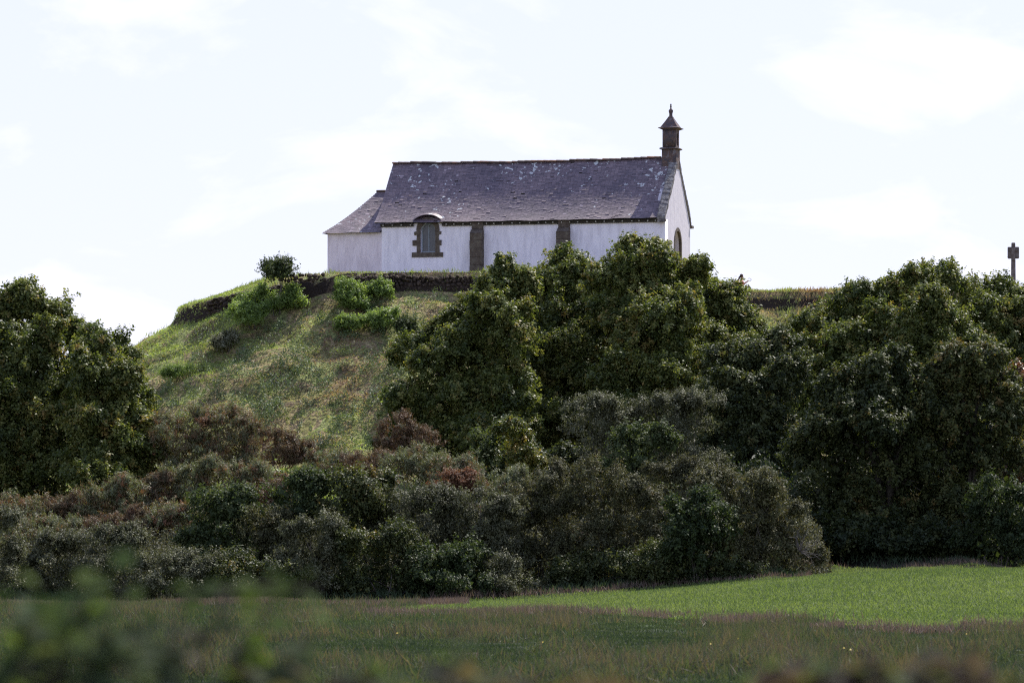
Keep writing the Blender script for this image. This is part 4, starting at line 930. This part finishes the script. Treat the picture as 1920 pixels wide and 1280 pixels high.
# hillside sward
X, Y = area_pts(150000, 214, 253, xa=(-24, 2)); 
r, rs, th = mound_rs(X, Y); keep = (r > 7.6) & ~((r > rs - .05) & (r < rs + .5) & (X > -14.5) & (rg.random(len(X)) < .75)); X, Y = X[keep], Y[keep]
r, rs, th = mound_rs(X, Y)
pat = vnoise(X, Y, 2.6, 8) * .6 + vnoise(X, Y, .9, 9) * .4
v = np.clip((pat - .5) * 1.5 + .48 + rg.normal(0, .13, len(X)), 0, 1)
left = smooth(-13, -17, X) if False else 1 - smooth(-17.5, -12.5, X)
Zs = ground(X, Y)
v = np.clip(.30 + (pat - .5) * 1.3 + rg.normal(0, .2, len(X)) + .35 * left + .30 * smooth(10.5, 13, Zs) + .22 * (1 - smooth(5.0, 7.0, Zs)) - .12 * np.exp(-((X + 8) / 3.5) ** 2 - ((Zs - 8.2) / 1.6) ** 2), 0, 1)
bare = vnoise(X, Y, 1.7, 13)
k2 = (rg.random(len(X)) < .35 + .9 * smooth(.3, .6, bare)) ; X, Y, v, th_ = X[k2], Y[k2], v[k2], bare[k2]
blades('grass', X, Y, .09 + .22 * th_ ** 2, .045, M['slope_grass'], 5, .7, v, label='olive and brown rough grass on the hillside', zoff=-.02, norm_up=1.3)
# bright grass on the left shoulder and along the rim
X, Y = area_pts(60000, 236, 262, xa=(-24, 14)); r, rs, th = mound_rs(X, Y)
sel = ((X < -11) & (r > 8) & (r < rs)) | ((r > 7.2) & (r < 8.15)) | ((r > 8.1) & (r < 8.6) & (rg.random(len(X)) < .55)) | ((X < -14.5) & (r > rs + .5) & (rg.random(len(X)) < .5))
X, Y = X[sel], Y[sel]
blades('rim_grass', X, Y, .12 + .20 * smooth(.45, .8, vnoise(X, Y, .8, 3)), .035, M['moss_grass'], 6, .35, label='bright grass along the hilltop rim and left shoulder')
# ivy and bramble patches on the slope
X, Y = area_pts(200000, 222, 244.5, xa=(-22, 0))
pb = vnoise(X, Y, 1.3, 21) * .5 + vnoise(X, Y, .5, 22) * .5
band = np.exp(-((ground(X, Y) - 9.3) / 2.2) ** 2) * .10
sel = pb + band > .67; X, Y = X[sel], Y[sel]; n = len(X)
BR = (X, Y, (pb + band)[sel])
# yellow-green ferns at the foot of the slope
X, Y = area_pts(60000, 196, 226, xa=(-16, -3)); pf = vnoise(X, Y, 2.2, 31)
sel = pf > .42; X, Y = X[sel], Y[sel]
blades('ferns', X, Y, .35, .07, M['moss_grass'], 9, 1.0, label='yellow-green ferns at the foot of the slope', cat='ferns', norm_up=1.2)
# undergrowth beneath hedge
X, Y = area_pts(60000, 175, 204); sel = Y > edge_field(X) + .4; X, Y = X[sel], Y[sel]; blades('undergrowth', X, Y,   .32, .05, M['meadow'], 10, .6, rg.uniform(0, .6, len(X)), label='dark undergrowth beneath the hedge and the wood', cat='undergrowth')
def cover(name, X, Y, hmax, L, asp, mat, v, label, cat, seed, low=.25):
    rg_ = np.random.default_rng(seed); n = len(X)
    lump = .55 * vnoise(X, Y, 1.9, seed) + .45 * vnoise(X, Y, .7, seed + 1); H = hmax * np.clip((lump - .22) * 1.9, .05, 1.1)
    pos = np.stack([X, Y, ground(X, Y) + H * (low + (1 - low) * rg_.random(n) ** .6)], 1)
    me = leaf_mesh(name, pos, np.stack([rg_.normal(0, .5, n), rg_.normal(-.15, .5, n), np.full(n, .5)], 1), rg_.normal(size=(n, 3)) + np.array([0, 0, .9]), L * rg_.uniform(.6, 1.4, n), L * asp * rg_.uniform(.7, 1.3, n), np.clip(v + .25 * (vnoise(X, Y, 1.3, seed + 3) - .5) * 2 + rg_.normal(0, .12, n), 0, 1))
    STAT[0] += n
    return tag(link(name, me, mat), label, cat, kind='stuff')
cover('brambles', BR[0], BR[1], .25 + .9 * smooth(.6, .8, BR[2]), .10, .55, M['fern'], .45, 'glinting bramble and ivy patches on the slope', 'brambles', 91, .1)
X = rg.uniform(-21, 0, 150000); Y = rg.uniform(222, 245.3, 150000); sel = vnoise(X, Y, 1.1, 95) * .5 + vnoise(X, Y, .45, 96) * .5 > .68; X, Y = X[sel], Y[sel]
cover('bracken', X, Y, .7, .11, .4, M['bracken'], .5, 'dark green bracken tufts dotted over the slope', 'bracken', 97, .1)
Y = rg.uniform(183, 212, 230000); X = rg.uniform(-21.5, -1, 230000); sel = (vnoise(X, Y, 3.3, 71) > .25) & (Y < 204 + 6 * vnoise(X, Y, 4, 72) + np.where(X < -10.5, 3, -4)); X, Y = X[sel], Y[sel]
cover('heath', X, Y, .95, .15, .2, M['gorse'], .42, 'tangled gorse and dry heath covering the ground between the bushes', 'heath', 81)
Y = rg.uniform(179.5, 196, 170000); X = rg.uniform(-20.5, 12, 170000)
cover('thicket', X, Y, 1.9, .12, .5, M['thorn'], .35, 'low thorny thicket filling the hedge between its bushes', 'thicket', 83)
Y = rg.uniform(193.5, 214, 200000); X = rg.uniform(5, 27, 200000)
cover('understorey', X, Y, 2.4, .16, .6, M['oak_dark'], .12, 'dark leafy understorey below the right-hand wood', 'understorey', 85)  # leaf tone darkened to stand for shade under the tall trees
# right hand skyline bank
X, Y = area_pts(26000, 236, 248, xa=(9, 22)); blades('bank_grass', X, Y, .08 + .28 * vnoise(X, Y, 1.1, 14), .05, M['slope_grass'], 12, .5, np.clip(vnoise(X, Y, 1.2, 4) + rg.normal(0, .1, len(X)) - .1, 0, 1), label='rough grass on the bank behind the wood')

# fields
def near_field(X): return 146 - 39 * smooth(-4, 14, X)                  # near edge
def left_far(X): return 171.5
X, Y = area_pts(460000, 102, 192, xa=(-5, 24)); sel = (Y < edge_field(X)) & (Y > near_field(X) + 5 * (vnoise(X, Y, 1.4, 47) - .5) + rg.normal(0, .9, len(X))) & (X > -3.2 + rg.normal(0, .5, len(X))); X, Y = X[sel], Y[sel]
blades('crop_field', X, Y, .15, .022, M['crop'], 13, .45, np.clip(.2 + .5 * vnoise(X, Y, 5, 7) + .25 * vnoise(X, Y * .3, .9, 17) + rg.normal(0, .16, len(X)), 0, 1), label='bright green young crop on the right-hand field', cat='crop field', norm_up=.8)
X, Y = area_pts(330000, 62, 172); sel = ~((Y > near_field(X)) & (X > -3.2)); X, Y = X[sel], Y[sel]
pv = .6 * vnoise(X, Y * .35, 1.6, 41) + .4 * vnoise(X, Y, .5, 42)
hh = .08 + .34 * smooth(.48, .78, pv)
blades('meadow_grass', X, Y, hh, .022, M['meadow'], 14, .45, np.clip(1.5 * pv - .22 + .25 * (vnoise(X, Y * .6, 5, 44) - .5) + rg.normal(0, .15, len(X)), 0, 1), label='rough dark green meadow grass in front of the field', cat='meadow')
# seed grass strips
Xa = rg.uniform(-18, 24, 52000); Ya = near_field(Xa) + rg.normal(-2.5, 3.4, len(Xa)); sel = (Xa > -5) & (vnoise(Xa, Ya * .6, 1.5, 51) > .42); Xa, Ya = Xa[sel], Ya[sel]
Xb = rg.uniform(-19, -1.5, 26000); Yb = 170.5 + rg.normal(-.8, 1.2, len(Xb)) - 4 * smooth(-6, -2, Xb)
Xc = rg.uniform(10.8, 23, 3500); Yc = edge_field(Xc) + rg.normal(.6, .7, len(Xc))
Xd = rg.uniform(-3, 11, 2500); Yd = edge_field(Xd) + rg.normal(.5, .4, len(Xd))
X = np.concatenate([Xa, Xb, Xc, Xd]); Y = np.concatenate([Ya, Yb, Yc, Yd])
blades('seed_grass', X, Y, .10 + .30 * vnoise(X, Y * .5, 2.3, 53), .02, M['hay'], 15, .25, label='pinkish brown seeding grass along the field margins', cat='seeding grass')
# small yellow flowers
X = rg.uniform(-3, 12, 16); Y = rg.uniform(75, 100, 16); n = 16
pos = np.stack([X, Y, ground(X, Y) + rg.uniform(.15, .3, n)], 1)
me = leaf_mesh('meadow_flowers', pos, np.stack([rg.normal(0, .3, n), np.full(n, -.6), np.full(n, .8)], 1), rg.normal(size=(n, 3)), np.full(n, .045), np.full(n, .045), rg.random(n))
tag(link('meadow_flowers', me, M['flower']), 'tiny yellow flowers scattered in the meadow', 'flowers', kind='stuff')

# dry twigs of the field-corner bush
def twig_spray(name, label, ctr, n, L_, seed, mat):
    rg_ = random.Random(seed); bm = bmesh.new()
    for _ in range(n):
        d = Vector((rg_.uniform(-.3, 1), rg_.uniform(-.6, .3), rg_.uniform(-.2, .8))).normalized(); p = Vector((0, 0, 0)); pts = [p]
        for k in range(4):
            d = (d + Vector((rg_.gauss(0, .3), rg_.gauss(0, .3), rg_.gauss(0, .3)))).normalized(); p = p + d * L_ / 4 * rg_.uniform(.6, 1.2); pts.append(p)
        bm_tube(bm, pts, [.016, .013, .01, .008, .005], 4)
    o = bm_obj(name, bm, mat, None, ctr); return tag(o, label, 'twigs')
twig_spray('bare_twigs', 'bare grey twigs sticking out of the bush at the field corner', ((1500 - 960) / F * 176.5, 176.5, (HY - 1035) / F * 176.5), 16, 1.1, 3, M['twig'])
twig_spray('fallen_twigs', 'pale dead twigs lying on the brown part of the slope', ((600 - 960) / F * 232, 232.0, gz((600 - 960) / F * 232, 232) + .08), 9, .9, 5, M['tail'])

# ------------------------------------------------------------------ person sitting on the skyline
py_ = 247.2; pxx = (1388 - 960) / F * py_; pz = (HY - 514) / F * py_ - .88
gp = gz(pxx, py_)
PER = empty('person', (pxx, py_, pz)); tag(PER, 'person with dark reddish hair in a salmon top, both arms raised forward, on the skyline', 'person')
def skin_obj(name, verts, edges, rads, mat, parent, sub=2, rootv=0):
    me = bpy.data.meshes.new(name); me.from_pydata(verts, edges, []); o = link(name, me, mat, parent)
    md = o.modifiers.new('skin', 'SKIN'); me.skin_vertices.new() if False else None
    if not me.skin_vertices: bpy.context.view_layer.update()
    sv = me.skin_vertices[0].data if me.skin_vertices else None
    for i, rr_ in enumerate(rads):
        sv[i].radius = rr_ if isinstance(rr_, tuple) else (rr_, rr_)
    sv[rootv].use_root = True
    md2 = o.modifiers.new('sub', 'SUBSURF'); md2.levels = sub; md2.render_levels = sub
    return o
bv = [(0, 0, .10), (.02, 0, .30), (.05, 0, .50), (.055, 0, .585), (.07, 0, .66), (.10, 0, .74), (.09, 0, .82),
      (.04, -.17, .53), (.20, -.22, .38), (.36, -.14, .50), (.42, -.12, .55),
      (.04, .17, .53), (.20, .20, .38), (.36, .08, .50), (.42, .04, .55),
      (.20, -.12, .10), (.42, -.14, .30), (.56, -.14, -.02), (.68, -.15, -.05),
      (.20, .12, .10), (.42, .14, .30), (.56, .14, -.02), (.68, .15, -.05)]
be = [(0, 1), (1, 2), (2, 3), (3, 4), (4, 5), (5, 6), (2, 7), (7, 8), (8, 9), (9, 10), (2, 11), (11, 12), (12, 13), (13, 14), (0, 15), (15, 16), (16, 17), (17, 18), (0, 19), (19, 20), (20, 21), (21, 22)]
br_ = [(.15, .13), (.12, .15), (.11, .15), .055, .052, (.085, .08), .07, .055, .042, .033, .03, .055, .042, .033, .03, .085, .062, .042, .04, .085, .062, .042, .04]
body = skin_obj('body', bv, be, br_, M['skin'], PER)
def tube_obj(name, pts, rads, mat, parent, seg=12):
    bm = bmesh.new(); bm_tube(bm, pts, rads, seg); o = bm_obj(name, bm, mat, parent, smooth_faces=True); md = o.modifiers.new('s', 'SUBSURF'); md.levels = 1; md.render_levels = 1; return o
def torso(name, secs, mat):
    bm = bmesh.new(); prev = None
    for (x, z, rx, ry) in secs:
        rg_ = [bm.verts.new((x + rx * math.cos(2 * math.pi * k / 14), ry * math.sin(2 * math.pi * k / 14), z)) for k in range(14)]
        if prev:
            for k in range(14): bm.faces.new((prev[k], prev[(k + 1) % 14], rg_[(k + 1) % 14], rg_[k]))
        prev = rg_
    bm.faces.new(prev); return bm_obj(name, bm, mat, PER, smooth_faces=True)
torso('top', [(.0, .10, .17, .17), (.01, .22, .14, .165), (.03, .36, .135, .175), (.045, .48, .13, .19), (.05, .53, .11, .17), (.055, .57, .07, .08)], M['pink'])
for s in (-1, 1):
    tube_obj('sleeve', [(.04, s * .14, .54), (.12, s * .21, .45), (.20, s * .215, .37)], [.07, .062, .056], M['pink'], PER)
    tube_obj('trouser_leg', [(.0, s * .08, .12), (.20, s * .12, .11), (.42, s * .14, .31), (.47, s * .14, .20), (.56, s * .14, .0)], [.12, .105, .08, .07, .055], M['darkcloth'], PER)
# hair: cap with a fall down the back
bm = bmesh.new(); bmesh.ops.create_uvsphere(bm, u_segments=14, v_segments=10, radius=1)
for v_ in bm.verts: v_.co = Vector((v_.co.x * .10 - .0 + .065, v_.co.y * .098, v_.co.z * .115 + .785)) if True else v_.co
for v_ in bm.verts:
    if v_.co.x > .12 and v_.co.z < .80: v_.co.x = .12
hr = bm_obj('hair', bm, M['hair'], PER, smooth_faces=True)
tube_obj('ponytail', [(-.02, 0, .78), (-.06, 0, .68), (-.09, 0, .55), (-.10, 0, .45)], [.05, .045, .035, .015], M['hair'], hr)
# pale loop held in the hands (a drink bottle / camera strap sized ring)
bm = bmesh.new(); pts = [(.47 + .09 * math.cos(a), -.04, .60 + .07 * math.sin(a)) for a in np.linspace(R(200), R(500), 14)]; bm_tube(bm, pts, [.016] * 14, 6)
o = bm_obj('carrying_strap', bm, M['white'], None); o.location = PER.location; tag(o, 'pale strap loop held up in the hands of the person on the skyline', 'strap')
bpy.context.view_layer.update()

# ------------------------------------------------------------------ out-of-focus bramble hedge close to the camera
FG = 'blurred bramble sprays close to the camera'
def fore(label, Y, bpx, lobes, seed, vb, sprigs=(), leaf=.05, kind='fore'):
    rg_ = np.random.default_rng(seed); s = Y / F; bx = (bpx - 960) * s; bz = gz(bx, Y)
    lobes = [(l[0], l[1] + 50, l[2], l[3]) for l in lobes]
    root = empty('bramble_bush', (bx, Y, bz)); tag(root, label, 'bramble', FG)
    lob = [((l[0] - 960) * s - bx, rg_.uniform(-.1, .1), (HY - l[1]) * s - bz, l[2] * s, l[2] * s, l[3] * s) for l in lobes]
    k = dict(leaf=leaf, asp=.6, clump=.045, dens=200, per=10, gs=.1, warp=.04, shoot=1.5, fill=900, sub=.3, vbias=vb, back=1.0)
    d = crown_data(rg_, lob, **k)
    # sprigs with single leaves
    P_, N_, A_, L_, V_ = [], [], [], [], []
    bm = bmesh.new()
    for (x0, y0, x1, y1, nl, vv) in sprigs:
        a = np.array([(x0 - 960) * s - bx, 0, (HY - y0) * s - bz]); b = np.array([(x1 - 960) * s - bx, rg_.uniform(-.1, .1), (HY - y1) * s - bz])
        bm_tube(bm, [tuple(a), tuple(a * .5 + b * .5 + np.array([0, 0, .01])), tuple(b)], [.004, .003, .002], 5)
        nl = int(nl * 2.6)
        for j in range(nl):
            t = 1 - j / max(nl, 1) * .8; P_.append(a * (1 - t) + b * t + rg_.normal(0, .018, 3)); N_.append([rg_.normal(0, .4), -.5 + rg_.normal(0, .4), .7]); A_.append([rg_.normal(0, 1), .2, .3 * rg_.normal()]); L_.append(rg_.uniform(.028, .055)); V_.append(np.clip(vv + rg_.normal(0, .1), 0, 1))
    if P_:
        d = [np.concatenate([d[0], P_]), np.concatenate([d[1], N_]), np.concatenate([d[2], A_]), np.concatenate([d[3], L_]), np.concatenate([d[4], np.array(L_) * .7]), np.concatenate([d[5], V_])]
    STAT[0] += len(d[0])
    link('foliage', leaf_mesh('foliage', *d), M[kind], root)
    for l in lob: bm_tube(bm, [(0, 0, -.05), (l[0] * .6, l[1], l[2] * .5), (l[0], l[1], l[2])], [.01, .008, .004], 5)
    bm_obj('stem', bm, M['bark'], root)
fore('blurred bramble with bright green upper leaves at the far left', 7.23, 90, [(40, 1370, 150, 115), (150, 1385, 120, 105)], 501, .1,
     [(90, 1300, 180, 1080, 5, 1.0), (90, 1300, 50, 1115, 4, .95), (140, 1300, 235, 1090, 4, .95), (150, 1310, 210, 1180, 8, .6), (60, 1300, 20, 1190, 7, .7), (130, 1300, 120, 1170, 8, .65), (150, 1320, 260, 1230, 6, .5), (20, 1320, 60, 1150, 9, .5), (170, 1330, 160, 1140, 9, .55), (230, 1340, 250, 1180, 9, .5), (100, 1320, 90, 1210, 10, .35)])
fore('blurred bramble with arching leafy shoot left of centre', 7.58, 380, [(330, 1390, 160, 120), (470, 1390, 140, 115)], 502, 0,
     [(300, 1310, 350, 1108, 3, .95), (350, 1115, 600, 1105, 6, .9), (360, 1310, 430, 1100, 2, .3), (400, 1310, 520, 1130, 3, 1.0), (330, 1320, 280, 1210, 5, .4), (420, 1330, 470, 1200, 8, .4), (520, 1330, 560, 1230, 8, .35), (300, 1330, 340, 1190, 8, .35)])
fore('low blurred dark green bramble in the middle bottom', 7.93, 760, [(640, 1385, 150, 120), (800, 1380, 170, 125), (930, 1390, 120, 115)], 503, -.15, [(800, 1320, 860, 1215, 4, .5), (560, 1320, 560, 1190, 2, .8)])
fore('blurred reddish bramble at the bottom right of centre', 7.4, 1150, [(1080, 1380, 150, 115), (1230, 1390, 160, 110)], 504, -.45)
fore('blurred dark bramble hump in the bottom right corner', 7.05, 1700, [(1560, 1385, 150, 110), (1700, 1370, 150, 110), (1850, 1375, 160, 120), (1830, 1280, 40, 36)], 505, -.5, [(1500, 1330, 1540, 1240, 3, .8)])
fore('low blurred bramble in front of the dark ditch grass', 8.11, 1390, [(1350, 1400, 130, 110), (1460, 1400, 120, 108)], 506, -.3, [(1380, 1330, 1400, 1240, 2, 1.0)])
open('/tmp/leaves.txt','w').write(str(STAT[0])) if False else None
